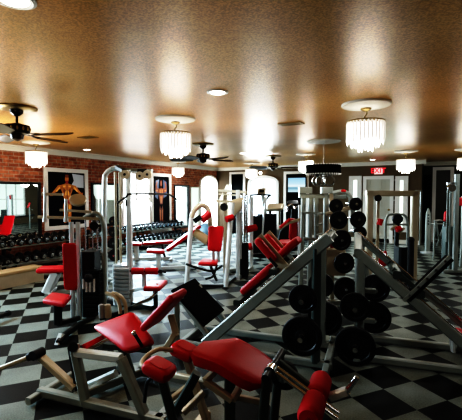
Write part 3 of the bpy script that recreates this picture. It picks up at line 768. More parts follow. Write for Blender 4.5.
# ------------------------------------------------------------------ red shoulder press machine at left
D = 4.3
t = T('shoulder_press_machine', 'shoulder press machine with tall narrow red back pad before weight stack', 'gym machine', at(78, 330, D).xy.to_3d())
def BP(px, py, d=D): return at(px, py, d)
t.part('back_pad', G().pad(BP(62, 243, 4.2), BP(64, 290, 4.15), BP(77.5, 290.5, 4.2), BP(76, 243, 4.25), .07, .3, .03), RED)
t.part('seat', G().pad(BP(42, 299, 4.0), BP(64, 303, 3.9), BP(72, 294, 4.2), BP(52, 291.5, 4.25), .06, .38, .03), RED)
pf = XZ(-.46 * 4.1, 4.05)
t.part('seat_post', G().beam(BP(58, 303, 4.05), BP(58, 324, 4.05), .07).beam(BP(58, 324, 4.05), BP(79, 318, 4.3), .05), DARK)
bz = at(74, 222, 4.4); fl = lambda px, d: XZ((px - CX) / FPX * d, d)
g = G()
for px in (71, 77.5): g.beam(fl(px, 4.4), V((fl(px, 4.4).x, fl(px, 4.4).y, at(px, 222, 4.4).z)), .045)
t.part('column', g, WHITE)
g = G(); a = at(58.5, 345, 3.66); a.z = .03
g.beams([V((a.x, a.y, .02)), BP(63, 336, 3.75) , BP(80, 324, 4.2), BP(106, 316, 4.7)], .05)
t.part('base_frame', g, DARK)
t.part('foot_cap', G().beam(at(57.5, 346, 3.67), at(62, 334, 3.74), .056), WHITE)
g = G(); g.beam(BP(38, 217, 4.4), BP(102, 219, 4.5), .035); g.beam(BP(42, 194, 4.3), BP(63, 194.5, 4.3), .03); g.beam(BP(60, 210, 4.4), BP(92, 212, 4.4), .03)
t.part('press_arm', g, TAN)
for px, y0, y1 in ((45, 188, 222), (66, 199, 222)): t.part('handle', G().cyl(BP(px, y0, 4.3), BP(px, y1, 4.3), .018).cyl(BP(px, y1 - 4, 4.3), BP(px, y1, 4.3), .026), WHITE)
t.part('pulley_cover', G().lathe(BP(78, 200, 4.35), (CAMP - BP(78, 200, 4.35) + ZUP * 5.0), [(.09, -.02), (.095, -.01), (.095, .01), (.085, .018), (0, .024)], 28), TAN)
t.part('curved_tube', G().tube([BP(84, 218, 4.5), BP(94, 213.5, 4.5), BP(100, 216, 4.5), BP(103, 224, 4.5), BP(104, 240, 4.5), BP(104.5, 317, 4.5)], .028), STEEL)
st = t.part('weight_stack_shroud', G().beam(fl(90, 4.55) + ZUP * .02, fl(90, 4.55) + ZUP * .80, .26, .16, R2), DARK)
g = G()
for i in range(10): z = .12 + i * .05; g.beam(fl(92, 4.43) - R2 * .09 + ZUP * z, fl(92, 4.43) + R2 * .09 + ZUP * z, .10, .042)
t.part('weight_stack', g, DARK)
g = G()
for px in (83.5, 86.5, 90, 94): g.beam(BP(px, 279, 4.3), BP(px, 292 - (3 if px in (83.5,) else 0), 4.3), .022, .02)
t.part('white_marker', g, WFRAME); t.part('selector_knob', G().sph(BP(88.5, 278, 4.28), .05), RUB)
g = G()
for px in (85, 92, 97): g.cyl(fl(px, 4.6) + ZUP * .75, V((*fl(px, 4.6).xy, at(px, 219, 4.6).z)), .010)
t.part('guide_rod', g, CHROME)
t.part('stack_wheel', G().lathe(BP(94, 226, 4.5), (CAMP - BP(94, 226, 4.5)), [(.02, -.02), (.05, -.02), (.045, 0), (.05, .02), (.02, .02)], 20), RUB)

# flat bench behind it
b = Fr(*[(67 - CX) / FPX * 5.6, 5.6], 10)
t = T('flat_bench', 'low flat red bench on pale blue-grey stand behind shoulder press', 'bench', b.q(0, 0, 0))
hz = .40
t.part('pad', G().pad(b.q(-.42, -.13, hz), b.q(.42, -.13, hz), b.q(.42, .13, hz), b.q(-.42, .13, hz), .07, .4, .03), RED)
t.part('stand', G().beam(b.q(-.30, 0, .03), b.q(-.16, 0, hz - .07), .24, .12, b.a), WHITE)
t.part('stand', G().beam(b.q(.25, 0, .03), b.q(.25, 0, hz - .07), .18, .10, b.a), WHITE)
t.part('foot', G().beam(b.q(-.25, -.22, .025), b.q(-.25, .22, .025), .06, .05), STEEL); t.part('foot', G().beam(b.q(.25, -.22, .025), b.q(.25, .22, .025), .06, .05), STEEL)

# ------------------------------------------------------------------ lat pulldown tower
D = 5.0
t = T('lat_pulldown_machine', 'tall pale lat pulldown tower with pulleys, wide bar and red seat', 'gym machine', fl(122, D))
def vert(px, d, y0, y1): 
    q = fl(px, d); return V((q.x, q.y, at(px, y0, d).z)), V((q.x, q.y, max(.0, at(px, y1, d).z)))
t.part('rear_upright', G().tube([at(119, 167, 5.1), at(112, 169, 5.1), at(106, 174, 5.1), at(104.5, 184, 5.1), at(104.5, 240, 5.1), vert(104.5, 5.1, 200, 330)[1]], .035, 12), WHITE)
a, c = vert(129, 4.95, 170, 330); t.part('front_upright', G().beam(a, c, .065, .09), WHITE)
g = G()
for px in (115.5, 120): a, c = vert(px, 5.05, 172, 290); g.cyl(a, c, .016)
t.part('guide_rod', g, TAN)
t.part('top_boom', G().beam(at(112, 169, 5.05), at(152, 171, 4.9), .06, .05), STEEL)
for px, py in ((125, 174.5), (140, 176), (147.5, 174.5)):
    c = at(px, py, 4.87); pu = t.part('pulley', G().lathe(c, F2, [(.012, -.02), (.055, -.02), (.058, -.015), (.048, 0), (.058, .015), (.055, .02), (.012, .02)], 24), TAN)
    t.part('pulley_axle', G().cyl(c - F2 * .03, c + F2 * .03, .016), RUB, pu)
t.part('pulley_bracket', G().beam(at(117, 167, 5.0), at(124, 171, 4.9), .07, .06), DARK); t.part('pulley_bracket', G().beam(at(138, 171, 4.9), at(147, 171, 4.9), .07, .05), DARK)
t.part('lat_bar', G().tube([at(117.5, 203, 4.7), at(127, 196, 4.7), at(131, 194, 4.72), at(165, 194, 4.9), at(171, 195.5, 4.9), at(178, 200, 4.9)], .012, 8, 3), RUB)
t.part('cable', G().cyl(at(144, 176, 4.87), at(146, 194, 4.85), .006), DARK)
t.part('weight_stack_shroud', G().beam(fl(121, 5.0) + ZUP * .02, fl(121, 5.0) + ZUP * .55, .22, .2, R2), STACK)
g = G()
for i in range(9): z = .10 + i * .05; g.beam(fl(121, 4.87) - R2 * .1 + ZUP * z, fl(121, 4.87) + R2 * .1 + ZUP * z, .08, .043)
t.part('weight_stack', g, STACK)
sx = Fr((150 - CX) / FPX * 4.9, 4.9, 0)
t.part('thigh_pad', G().cyl(at(132, 271, 4.8), at(144, 271, 4.8), .045), RED); t.part('thigh_pad', G().cyl(at(145.5, 271, 4.8), at(158, 271, 4.8), .045), RED)
t.part('thigh_pad_axle', G().cyl(at(130, 271, 4.8), at(166, 272, 4.8), .012), RUB)
t.part('seat', G().pad(at(143, 287, 4.55), at(160, 287, 4.6), at(168, 279.5, 5.0), at(150, 280, 4.95), .06, .38, .03), RED)
t.part('seat_post', G().beam(at(144, 272, 4.85), at(144, 290, 4.85), .05).beam(at(130, 291, 4.9), at(150, 287, 4.75), .04), WHITE)
t.part('foot_bar', G().tube([at(126, 309, 4.75), at(140, 303, 4.7), at(151, 298, 4.68), at(156, 292, 4.7), at(157, 284, 4.75)], .022), CHROME)
g = G(); q0, q1 = fl(104.5, 5.1), fl(129, 4.95); g.beam(q0 + ZUP * .03, q1 + ZUP * .03, .06); g.beam(q1 + ZUP * .03, fl(152, 4.75) + ZUP * .03, .06); t.part('base_frame', g, DARK)
t.part('seat_support', G().beam(fl(155, 4.75) + ZUP * .02, at(155, 286, 4.75), .05), DARK)
t.part('label_plate', G().beam(at(126, 200, 4.89), at(126, 206, 4.89), .02, .01), DARK)

# plate tree behind tower
c0 = fl(114.5, 6.3)
t = T('weight_tree', 'dark weight tree loaded with small black plates behind lat pulldown', 'weight rack', c0)
t.part('pole', G().beam(c0 + ZUP * .02, V((c0.x, c0.y, at(114, 212, 6.3).z)), .05), STEEL)
g = G(); g.beam(c0 - R2 * .25 + ZUP * .025, c0 + R2 * .25 + ZUP * .025, .05); g.beam(c0 - F2 * .25 + ZUP * .025, c0 + F2 * .25 + ZUP * .025, .05); t.part('base', g, STEEL)
for i, py in enumerate((221, 232, 243, 255)):
    c = at(113.5 + (.5 * i), py, 6.12)
    t.part('peg', G().cyl(c - F2 * .08, V((c.x, c.y, c.z)) + F2 * .18, .018), CHROME)
    plate(c, YAW, (.075, .085, .095, .105)[i], 'small black plate on the %s peg of the tree behind lat tower' % ('top', 'second', 'third', 'lowest')[i])

# ------------------------------------------------------------------ incline benches
def incline(px, d, deg, lab, rise=.46):
    b = Fr((px - CX) / FPX * d, d, deg)
    t = T('incline_bench', lab, 'bench', b.q(0, 0, 0)); z = .42
    t.part('seat', G().pad(b.q(-.22, -.14, z), b.q(.12, -.14, z - .03), b.q(.12, .14, z - .03), b.q(-.22, .14, z), .06, .4, .03), RED)
    t.part('back_pad', G().pad(b.q(.14, -.13, z - .01), b.q(.80, -.13, z + rise), b.q(.80, .13, z + rise), b.q(.14, .13, z - .01), .06, .4, .03), RED)
    t.part('pedestal', G().beam(b.q(.0, 0, .03), b.q(.0, 0, z - .07), .16, .09, b.a), WHITE)
    t.part('base_rail', G().beam(b.q(-.15, 0, .04), b.q(.75, 0, .04), .06), WHITE)
    t.part('back_strut', G().beam(b.q(.62, 0, .05), b.q(.55, 0, z + rise * .5 - .05), .045), DARK)
    for u_ in (-.12, .75): t.part('foot', G().beam(b.q(u_, -.22, .025), b.q(u_, .22, .025), .05), WHITE)
incline(158, 7.25, 12, 'red incline bench rising right, on white pedestal left of white press')
incline(136, 8.3, 8, 'distant flat red bench under the window beside dumbbell rack', .02)
# blue ball
c = at(183, 230, 9.3)
# box bench of tan vinyl in front of rack
p0, p1 = onz(-14, 294, 0), onz(42, 280, 0)
xa = (p0.x + p1.x) / 2
ta = T('low_box_step', 'long low tan box step on floor before the near dumbbells', 'step', V((xa, (p0.y + p1.y) / 2, 0)))
ta.part('body', G().box((xa - .28, p0.y, 0.0), (xa, p1.y, .20)), TAN)
ta.part('top', G().pad(V((xa - .30, p0.y - .02, .25)), V((xa + .01, p0.y - .02, .25)), V((xa + .01, p1.y + .02, .25)), V((xa - .30, p1.y + .02, .25)), .05, .3, .02), TANPAD)

# ------------------------------------------------------------------ dumbbell racks and dumbbells
db0 = [None]
def dumbbell(loc, lab, group, sc=1.0):
    if db0[0] is None:
        t = T('dumbbell', lab, 'dumbbell', V((0, 0, 0)), group)
        t.part('handle', G().lathe(V((-.07, 0, 0)), V((1, 0, 0)), [(.014, 0), (.018, .07), (.014, .14)], 12), CHROME)
        for s in (-1, 1):
            hd = t.part('head', G().lathe(V((s * .065, 0, 0)), V((s, 0, 0)), [(.03, 0), (.066, .008), (.072, .02), (.072, .075), (.062, .09), (.045, .092), (.042, .086), (0, .086)], 8), IRON)
            t.part('end_cap', G().lathe(V((s * .151, 0, 0)), V((s, 0, 0)), [(.046, 0), (.046, .006), (.03, .009), (0, .009)], 12), CHROME, hd)  # chrome disc added so the head end catches a bright glint
        db0[0] = t.e; e = t.e; e.location = loc; e.rotation_euler = (0, .18, 0); e.scale = (sc,) * 3; return
    dup(db0[0], loc, 0, lab, group, sc, (0, .18, 0))
def rack(y0, y1, lab, word, seen0):
    x = WL + .42; t = T('dumbbell_rack', lab, 'dumbbell rack', V((x, (y0 + y1) / 2, 0)), 'dumbbell racks along the brick wall')
    for z, dx, tier in ((.50, -.10, 'top'), (.20, .06, 'bottom')):
        for o in (-.09, .09): t.part('shelf_rail', G().beam(V((x + dx + o, y0, z - o * .18)), V((x + dx + o, y1, z - o * .18)), .05, .03), STEEL)
    for yy in (y0 + .1, (y0 + y1) / 2, y1 - .1):
        t.part('post', G().beam(V((x - .22, yy, 0)), V((x - .20, yy, .55)), .06).beam(V((x - .22, yy, .03)), V((x + .22, yy, .03)), .06).beam(V((x - .2, yy, .49)), V((x + .0, yy, .45)), .05).beam(V((x - .2, yy, .19)), V((x + .16, yy, .16)), .05), DARK)
    n = int((y1 - y0 - .1) / .165)
    for z, dx, tier in ((.50, -.10, 'top'), (.20, .06, 'bottom')):
        for i in range(n):
            yy = y0 + .12 + i * (y1 - y0 - .2) / (n - 1); s = .82 + .22 * i / n
            dumbbell(V((x + dx, yy, z + .017 + .072 * s)), 'black dumbbell in the %s row of the %s dumbbell rack' % (tier, word), 'dumbbells on the %s row of the %s rack' % (tier, word), s)
rack(2.55, 5.55, 'long two-row dumbbell rack below the large mirror and first poster', 'near', 0)
rack(5.85, 9.4, 'two-row dumbbell rack below window and second poster', 'far', 0)
bc = V((WL + 1.2, 9.55, .30)); 
mono('exercise_ball', G().sph(bc, .30, n=24), BLUEB, 'blue-grey exercise ball on floor beyond the far dumbbells', 'ball', (bc.x, bc.y, 0))

# ------------------------------------------------------------------ white seated press in mid-field
w_ = Fr((207 - CX) / FPX * 6.0, 6.0, 6)
t = T('arched_press_machine', 'white arched press machine with square red back pad in mid room', 'gym machine', w_.q(0, 0, 0))
D = 5.95
t.part('left_leg', G().tube([at(186.5, 286, 5.9), at(189, 250, 6.0), at(191.5, 218, 6.1)], .04, 12), WHITE)
t.part('arch', G().tube([at(191.5, 218, 6.1), at(194, 211, 6.12), at(200, 205.5, 6.15), at(206, 207, 6.2), at(209, 213, 6.2), at(210.5, 226, 6.2)], .04, 12), TAN)
t.part('right_leg', G().tube([at(225.5, 287, 5.9), at(228.5, 250, 6.0), at(232, 203, 6.15)], .042, 12), WHITE)
t.part('back_pad', G().pad(at(208.5, 226, 6.1), at(208, 250.5, 6.0), at(221.5, 251.5, 6.05), at(224.5, 226, 6.15), .07, .35, .04), RED)
t.part('seat', G().pad(at(198, 262, 5.85), at(217, 263, 5.85), at(219, 258.5, 6.25), at(203, 258, 6.25), .06, .38, .03), RED)
g = G(); 
for px in (213.5, 218.5): g.beam(at(px, 250, 6.15), at(px, 262, 6.15), .04)
t.part('back_post', g, WHITE)
t.part('arm_pad', G().cyl(at(201.5, 220.5, 6.0), at(209.5, 213.5, 6.05), .06), RED); t.part('arm_pad', G().cyl(at(226, 219.5, 6.0), at(233, 217, 6.05), .05), RED)
t.part('arm_pad', G().cyl(at(195, 232, 6.35), at(208, 241, 6.3), .075), TANPAD, label='tan roller pad')
t.part('pivot', G().cyl(at(196, 217, 5.95), at(199, 221, 5.95), .07), DARK)
g = G(); g.tube([at(186, 264, 5.8), at(198, 268, 5.8), at(212, 271, 5.9), at(222, 266, 6.0)], .018); g.tube([at(210, 263, 6.0), at(212, 270, 5.95), at(217, 281, 5.9)], .022); g.tube([at(217, 265, 6.0), at(213, 276, 5.9), at(206, 279, 5.8)], .018)
t.part('leg_lever', g, DARK)
g = G(); g.beam(fl(186.5, 5.9) + ZUP * .03, fl(225.5, 5.9) + ZUP * .03, .05); g.beam(fl(225.5, 5.9) + ZUP * .03, fl(236, 6.6) + ZUP * .03, .05)
t.part('base_frame', g, DARK)

# cable stack tower right of it
D = 6.6
t = T('cable_column_machine', 'silver double cable column with black weight stack beside white press', 'gym machine', fl(240, D))
for px, d in ((238, 6.45), (251.5, 7.4), (225, 7.0)):
    a, c = vert(px, d, 190 if px != 251.5 else 197, 400); t.part('upright', G().beam(a, c, .07), WHITE if px != 225 else TAN)
g = G()
for px in (241.5, 244.5, 247): a, c = vert(px, 6.6, 195, 290); g.cyl(a, c, .018)
t.part('guide_rod', g, CHROME)
g = G(); g.beam(at(219, 190.5, 6.9), at(247, 192.5, 6.6), .05); g.beam(at(219, 194, 6.9), at(247, 196, 6.6), .03); g.beam(at(216, 201, 6.8), at(235, 202, 6.7), .04); t.part('top_frame', g, TAN)
t.part('cam_plate', G().pad(at(231, 200, 6.4), at(244, 197, 6.4), at(241, 210, 6.4), at(234, 216, 6.4), .06, .2), TAN)
t.part('side_wheel', G().lathe(at(224, 207, 6.6), CAMP - at(224, 207, 6.6), [(.02, -.02), (.07, -.02), (.065, 0), (.07, .02), (.02, .02)], 20), RUB)
t.part('stack_shroud', G().beam(fl(244, 6.65) + ZUP * .02, fl(244, 6.65) + ZUP * .62, .16, .16, R2), DARK)
g = G(); g.beam(fl(240, 6.5) + ZUP * .36, fl(240, 6.5) + ZUP * 1.15, .14, .06, R2); t.part('weight_stack', g, STACK)
t.part('arm_roller', G().cyl(at(246, 229.5, 6.6), at(256, 227.5, 6.7), .06), RED)
t.part('lower_roller', G().cyl(at(248, 247, 7.2), at(252, 246, 7.2), .07), RED)
t.part('base_frame', G().beam(fl(225, 7.0) + ZUP * .03, fl(252, 7.4) + ZUP * .03, .06).beam(fl(238, 6.45) + ZUP * .03, fl(252, 7.4) + ZUP * .03, .06), STEEL)

# ------------------------------------------------------------------ elliptical trainer by arched window
D = 9.0; c0 = fl(262, D)
t = T('elliptical_trainer', 'black elliptical trainer with raised console before the far arched window', 'elliptical trainer', c0)
t.part('console', G().pad(at(257, 193.5, 8.95), at(265, 193, 8.95), at(266.5, 187.5, 9.05), at(258, 188, 9.05), .08, .3, .03), TAN)
t.part('console_screen', G().pad(at(259, 192, 8.93), at(264, 192, 8.93), at(264.5, 189.5, 8.97), at(259.5, 189.5, 8.97), .02, .3), DARK)
t.part('mast', G().tube([at(262, 193, 9.0), at(264, 203, 9.0), at(266, 222, 9.05), fl(266, 9.1) + ZUP * .3], .04), STEEL)
t.part('handlebar', G().tube([at(249, 204, 8.9), at(250, 197, 8.9), at(253, 195, 8.95), at(270, 195, 9.0), at(268, 197, 9.0), at(264, 205, 9.0)], .02), DARK)
t.part('moving_arm', G().tube([at(263, 204, 8.8), at(266, 198, 8.85), at(264, 215, 8.8), at(262, 240, 8.9)], .025), WHITE)
t.part('flywheel_housing', G().beam(fl(259, 9.0) + ZUP * .05, fl(259, 9.0) + ZUP * .95, .22, .45, R2).beam(fl(267, 9.0) + ZUP * .05, fl(267, 9.0) + ZUP * 1.0, .24, .45, R2), RUB)
t.part('base_frame', G().beam(fl(252, 8.8) + ZUP * .04, fl(278, 9.1) + ZUP * .04, .1, .08), DARK)
# treadmill
c0 = fl(278, 9.6)
t = T('treadmill', 'treadmill with wide tan console and black mast beside elliptical', 'treadmill', c0)
t.part('console', G().pad(at(266, 210, 9.5), at(283, 209, 9.5), at(284.5, 203, 9.6), at(268, 203, 9.6), .12, .35, .05), TAN)
for px in (270, 282): t.part('mast', G().beam(fl(px, 9.6) + ZUP * .1, at(px, 209, 9.6), .07), DARK)
t.part('deck', G().pad(fl(273, 9.3) + ZUP * .18, fl(286, 9.3) + ZUP * .18, fl(290, 10.6) + ZUP * .18, fl(277, 10.6) + ZUP * .18, .14, .2), RUB)
t.part('motor_cover', G().pad(at(271, 228, 9.4), at(282, 228, 9.4), at(281, 224, 9.7), at(272, 224, 9.7), .3, .2, .05), STACK)
# exercise bike
c0 = fl(293, 8.6)
t = T('exercise_bike', 'dark exercise bike with chrome handlebars below the television', 'exercise bike', c0)
g = G(); g.tube([at(287, 212, 8.5), at(288, 206, 8.5), at(292, 205, 8.5), at(294, 209, 8.5)], .025); g.tube([at(292, 214, 8.6), at(295, 208, 8.6), at(299, 207, 8.6), at(300, 213, 8.6)], .025)
t.part('handlebar', g, CHROME); t.part('mast', G().beam(at(293, 209, 8.6), at(292, 235, 8.6), .08), DARK)
t.part('console', G().pad(at(286, 204.5, 8.5), at(299, 204, 8.5), at(298, 200, 8.6), at(288, 200, 8.6), .06, .3), DARK)
t.part('flywheel', G().lathe(at(291, 238, 8.6), F2, [(.06, -.06), (.28, -.06), (.30, -.02), (.30, .02), (.28, .06), (.06, .06)], 28), RUB)
t.part('base_frame', G().beam(fl(285, 8.5) + ZUP * .04, fl(302, 8.7) + ZUP * .04, .08), DARK); t.part('saddle', G().pad(at(297, 224, 8.4), at(303, 224, 8.4), at(303, 222, 8.7), at(297, 222, 8.7), .07, .4, .04), DARK)
t.part('saddle_post', G().beam(at(300, 225, 8.5), at(298, 243, 8.6), .05), STEEL)

# red seat machine behind hack squat
D = 6.8; c0 = fl(290, D)
t = T('chest_press_machine', 'small red-seated machine behind the hack squat shoulder pads', 'gym machine', c0)
t.part('back_pad', G().pad(at(292, 218, 6.7), at(291, 240, 6.7), at(297, 241, 6.8), at(298, 219, 6.8), .07, .35, .03), RED)
t.part('seat', G().pad(at(276, 243, 6.6), at(291, 244, 6.6), at(294, 239, 6.95), at(280, 239, 6.95), .07, .4, .03), RED)
t.part('arm', G().beams([at(279, 229, 6.6), at(288, 223, 6.6), at(302, 219, 6.7)], .05), TAN); t.part('seat_post', G().beam(at(287, 245, 6.8), fl(287, 6.8) + ZUP * .02, .06), WHITE)
t.part('upright', G().beam(fl(300, 6.9) + ZUP * .02, at(300, 205, 6.9), .06), WHITE); t.part('grip', G().cyl(at(280, 228, 6.6), at(290, 219, 6.6), .03), RED)

# ------------------------------------------------------------------ plate rack machine in the centre right
D = 5.0; c0 = fl(322, D)
t = T('plate_rack_machine', 'pale grey upright machine frame hung with black plates behind hack squat', 'gym machine', c0)
for (a, c, m) in (((303.5, 194), (300, 292), STEEL), ((310.5, 194), (309, 292), STEEL), ((326, 194), (323.5, 292), STEEL), ((331, 193), (332, 292), TAN), ((316, 196), (317, 270), STEEL)):
    lo = at(*c, 5.0 if m is STEEL else 5.15); t.part('upright', G().beam(at(*a, 5.05), V((lo.x, lo.y, 0.0)), .055, .05), m)
for y_, x0, x1, w_b in ((195.8, 299, 346, .055), (212.5, 301, 334, .03), (238.5, 303, 330, .04)): t.part('cross_bar', G().beam(at(x0, y_, 5.0), at(x1, y_ + 1, 5.1), w_b), STEEL)
for x0, x1 in ((299.5, 312.5), (322, 333.5)): t.part('top_cover', G().pad(at(x0, 193.5, 4.95), at(x1, 193.5, 4.95), at(x1, 187, 4.95), at(x0, 187, 4.95), .12, .15), STEEL)
t.part('curved_arm', G().tube([at(333, 193, 5.0), at(342, 191.5, 5.0), at(349, 195, 5.0), at(352, 206, 5.0), at(355, 225, 5.0), at(359, 245, 5.0), at(366, 264, 5.0), at(367, 285, 5.0)], .03), STEEL)
t.part('horn_arm', G().beam(at(326, 214, 4.98), at(353, 207, 4.98), .05), TAN)
g = G()
for i in range(6): y = 215 + i * 10; t.part('adjustment_hook', G().beam(at(317, y, 4.95), at(322, y - 1.5, 4.95), .03, .02), STEEL)
t.part('shroud', G().pad(at(320, 276, 4.95), at(346, 276, 4.95), at(346, 249, 4.95), at(320, 249, 4.95), .2, .1), TAN)
t.part('red_pad', G().tube([at(322.5, 250, 4.8), at(326, 245.5, 4.8), at(331, 243, 4.8), at(333.5, 247, 4.8)], .035), RED)
t.part('red_cap', G().lathe(at(343, 192, 5.0), ZUP, [(.04, 0), (.045, .01), (.04, .025), (.02, .035)], 20), RED)
t.part('base_frame', G().beam(fl(299, 5.0) + ZUP * .03, fl(367, 5.0) + ZUP * .03, .06).beam(fl(309, 5.0) + ZUP * .03, fl(313, 5.7) + ZUP * .03, .06), STEEL)
for (px, py, r, lab) in ((336, 206, .088, 'top plate of the left column on the pale upright frame'), (338.5, 220, .112, 'second plate from the top, left column of pale upright frame'), (341, 240, .128, 'third plate from the top, left column of pale upright frame'), (344, 263, .13, 'lowest plate of left column, in front of beige shroud'),
                       (355.5, 204, .083, 'top plate of the right column on the curved arm'), (358, 219.5, .102, 'middle plate of the right column on the curved arm'), (360, 233, .085, 'lowest plate of the right column on the curved arm'), (345, 289, .15, 'black plate low on the floor side below beige shroud')):
    c = at(px, py, 4.66); t.part('weight_horn', G().cyl(c - F2 * .05, c + F2 * .36, .018), CHROME); plate(c, YAW + .12, r, lab)

# ------------------------------------------------------------------ goal-post cable frame at right
D = 6.4; c0 = fl(392, D)
t = T('cable_crossover_frame', 'beige goal-post shaped cable frame in front of the exit door', 'gym machine', c0)
for px, d in ((369.5, 6.4), (414.5, 6.4)):
    a, c = vert(px, d, 191, 400); t.part('upright', G().beam(a, c, .11, .09, F2), TAN)
    t.part('foot', G().beam(fl(px, 6.1) + ZUP * .03, fl(px, 6.8) + ZUP * .03, .09, .06), TAN)
t.part('top_beam', G().beam(at(366, 193.5, 6.4), at(418, 193.5, 6.4), .09, .095), TAN)
a, c = vert(378, 6.45, 196, 400); t.part('cable_column', G().beam(a, c, .05), TAN)
a, c = vert(421, 6.45, 191, 245); t.part('side_bracket', G().beam(a, c, .03).beam(at(416, 191, 6.45), at(422, 191, 6.45), .03), STEEL)
t.part('pulley', G().lathe(at(378, 198, 6.35), F2, [(.01, -.02), (.055, -.02), (.045, 0), (.055, .02), (.01, .02)], 20), RUB)
t.part('grip', G().cyl(at(379, 225, 6.3), at(381, 219, 6.3), .045), RED)
D = 7.0; c0 = fl(397, D)
t = T('leg_extension_machine', 'machine with arched grey handle tube and black stack inside beige frame', 'gym machine', c0)
t.part('arch', G().tube([fl(385.5, 7.0) + ZUP * .02, at(385.5, 240, 7.0), at(385.5, 224, 7.0), at(387, 217, 7.0), at(391, 214.5, 7.0), at(402, 214.5, 7.0), at(406, 217, 7.0), at(407.5, 224, 7.0), at(407.5, 240, 7.0), fl(407.5, 7.0) + ZUP * .02], .022, 10), STEEL)
t.part('cross_bar', G().cyl(at(385.5, 224.5, 7.0), at(407.5, 224.5, 7.0), .02), STEEL)
t.part('wheel', G().lathe(at(397.5, 219, 6.95), F2, [(.02, -.03), (.09, -.03), (.095, 0), (.09, .03), (.02, .03)], 24), RUB)
t.part('weight_stack', G().beam(fl(403, 6.6) + ZUP * .12, fl(403, 6.6) + ZUP * .56, .26, .2, R2), DARK)
t.part('seat', G().pad(at(396, 277, 6.3), at(411, 276, 6.3), at(411, 273.5, 6.6), at(397, 274, 6.6), .05, .4, .02), RED)
t.part('back_pad', G().pad(at(379, 256, 6.5), at(381, 268, 6.45), at(388, 265, 6.5), at(387, 250, 6.55), .06, .4, .03), RED)
g = G(); g.tube([at(391, 230, 6.9), at(396, 226, 6.9), at(399, 232, 6.9), at(404, 228, 6.9)], .025); t.part('lever', g, TAN); t.part('lever_roller', G().cyl(at(396, 230, 6.85), at(401, 228, 6.85), .05), RED)
t.part('column', G().beam(fl(397, 7.0) + ZUP * .02, at(397, 222, 7.0), .07), DARK)
t.part('base_frame', G().beam(fl(385.5, 7.0) + ZUP * .03, fl(407.5, 7.0) + ZUP * .03, .06).beam(fl(397, 6.2) + ZUP * .03, fl(397, 7.1) + ZUP * .03, .06), STEEL)
t.part('seat_post', G().beam(fl(403, 6.45) + ZUP * .03, at(403, 277, 6.45), .05), DARK)
a, c = vert(411.8, 5.6, 240, 400)
mono('padded_post', G().cyl(a, c, .045).cyl(c, c + ZUP * .02, .12).sph(a, .05), RUB, 'thin black padded post standing in front of the beige upright', 'post', (c.x, c.y, 0))

# ------------------------------------------------------------------ far right things
D = 9.4; c0 = fl(428.5, D)
t = T('storage_stand', 'slim silver tapered stand before the black doorway', 'stand', c0)
t.part('column', G().loft([[c0 + R2 * (sx * w) + F2 * (sy * w * .7) + ZUP * z for sx, sy in ((-1, -1), (1, -1), (1, 1), (-1, 1))] for z, w in ((.02, .05), (at(428, 225, D).z, .055), (at(428, 213, D).z, .045), (at(428, 208, D).z, .01))]), STEEL)
t.part('foot', G().lathe(c0, ZUP, [(.16, 0), (.16, .02), (.06, .04)], 24), STACK)
g = G()
for i in range(4): g.sph(at(428.5, 215 + i * 3, D - .06), .018, n=8)
t.part('knob', g, RUB)
D = 7.0; c0 = fl(455, D)
t = T('pulley_tower', 'tall silver pulley tower at the edge beside the olive wall', 'gym machine', c0)
a, c = vert(456.5, 7.0, 174, 400); t.part('upright', G().beam(a, c, .075), STEEL)
a, c = vert(450.5, 7.1, 184, 400); t.part('guide_rod', G().cyl(a, c, .02), STEEL); a, c = vert(447.5, 7.1, 190, 242); t.part('guide_rod', G().cyl(a, c, .015), STEEL)
t.part('pulley', G().lathe(at(451.5, 188, 6.9), F2, [(.01, -.025), (.07, -.025), (.06, 0), (.07, .025), (.01, .025)], 20), CHROME)
t.part('head_plate', G().beam(at(447, 184, 7.05), at(458, 183, 7.05), .05), STACK)
t.part('weight_stack', G().beam(fl(451, 7.3) + ZUP * .02, fl(451, 7.3) + ZUP * .85, .2, .25, R2), DGREY)
t.part('base_frame', G().beam(fl(444, 7.0) + ZUP * .03, fl(463, 7.0) + ZUP * .03, .07), STEEL)
D = 8.2; c0 = fl(440, D)
t = T('preacher_bench', 'grey tubular bench frame with small red pad left of pulley tower', 'bench', c0)
g = G(); g.tube([at(434, 221, 8.2), at(444, 221, 8.2), at(442, 232, 8.2), at(437, 246, 8.2)], .022, 8, 2); g.tube([at(436, 221, 8.2), at(439, 238, 8.2), at(445, 249, 8.2)], .02); g.beam(at(431, 224, 8.3), at(443, 224, 8.3), .03); g.beam(at(433, 239, 8.3), at(443, 240, 8.3), .03)
g.beam(fl(435, 8.2) + ZUP * .02, at(435, 222, 8.2), .035); g.beam(fl(446, 8.2) + ZUP * .02, at(446, 232, 8.2), .035); g.beam(at(444, 231, 8.2), at(456, 230.5, 8.2), .04)
t.part('frame', g, STEEL)
t.part('arm_pad', G().pad(at(444.5, 221, 8.1), at(448, 221, 8.1), at(448.5, 210, 8.2), at(445, 211, 8.2), .07, .4, .03), RED); t.part('seat', G().pad(at(443, 236, 8.0), at(458, 236, 8.0), at(458, 233, 8.4), at(444, 233, 8.4), .06, .4), DARK)
D = 7.6; c0 = fl(463, D)
t = T('pec_fly_machine', 'machine with red pad at the picture edge behind pulley tower', 'gym machine', c0)
t.part('back_pad', G().pad(at(459.5, 206, 7.5), at(467, 206, 7.5), at(467, 196, 7.5), at(459.5, 198, 7.5), .06, .4, .03), RED)
t.part('upright', G().beam(fl(464, 7.6) + ZUP * .02, at(464, 196, 7.6), .07), STEEL); t.part('seat', G().pad(at(462, 240, 7.7), at(474, 240, 7.7), at(474, 236, 8.1), at(462, 236, 8.1), .06, .4), DARK)
t.part('seat_post', G().beam(fl(463, 7.5) + ZUP * .02, at(463, 239, 7.5), .06), STEEL)
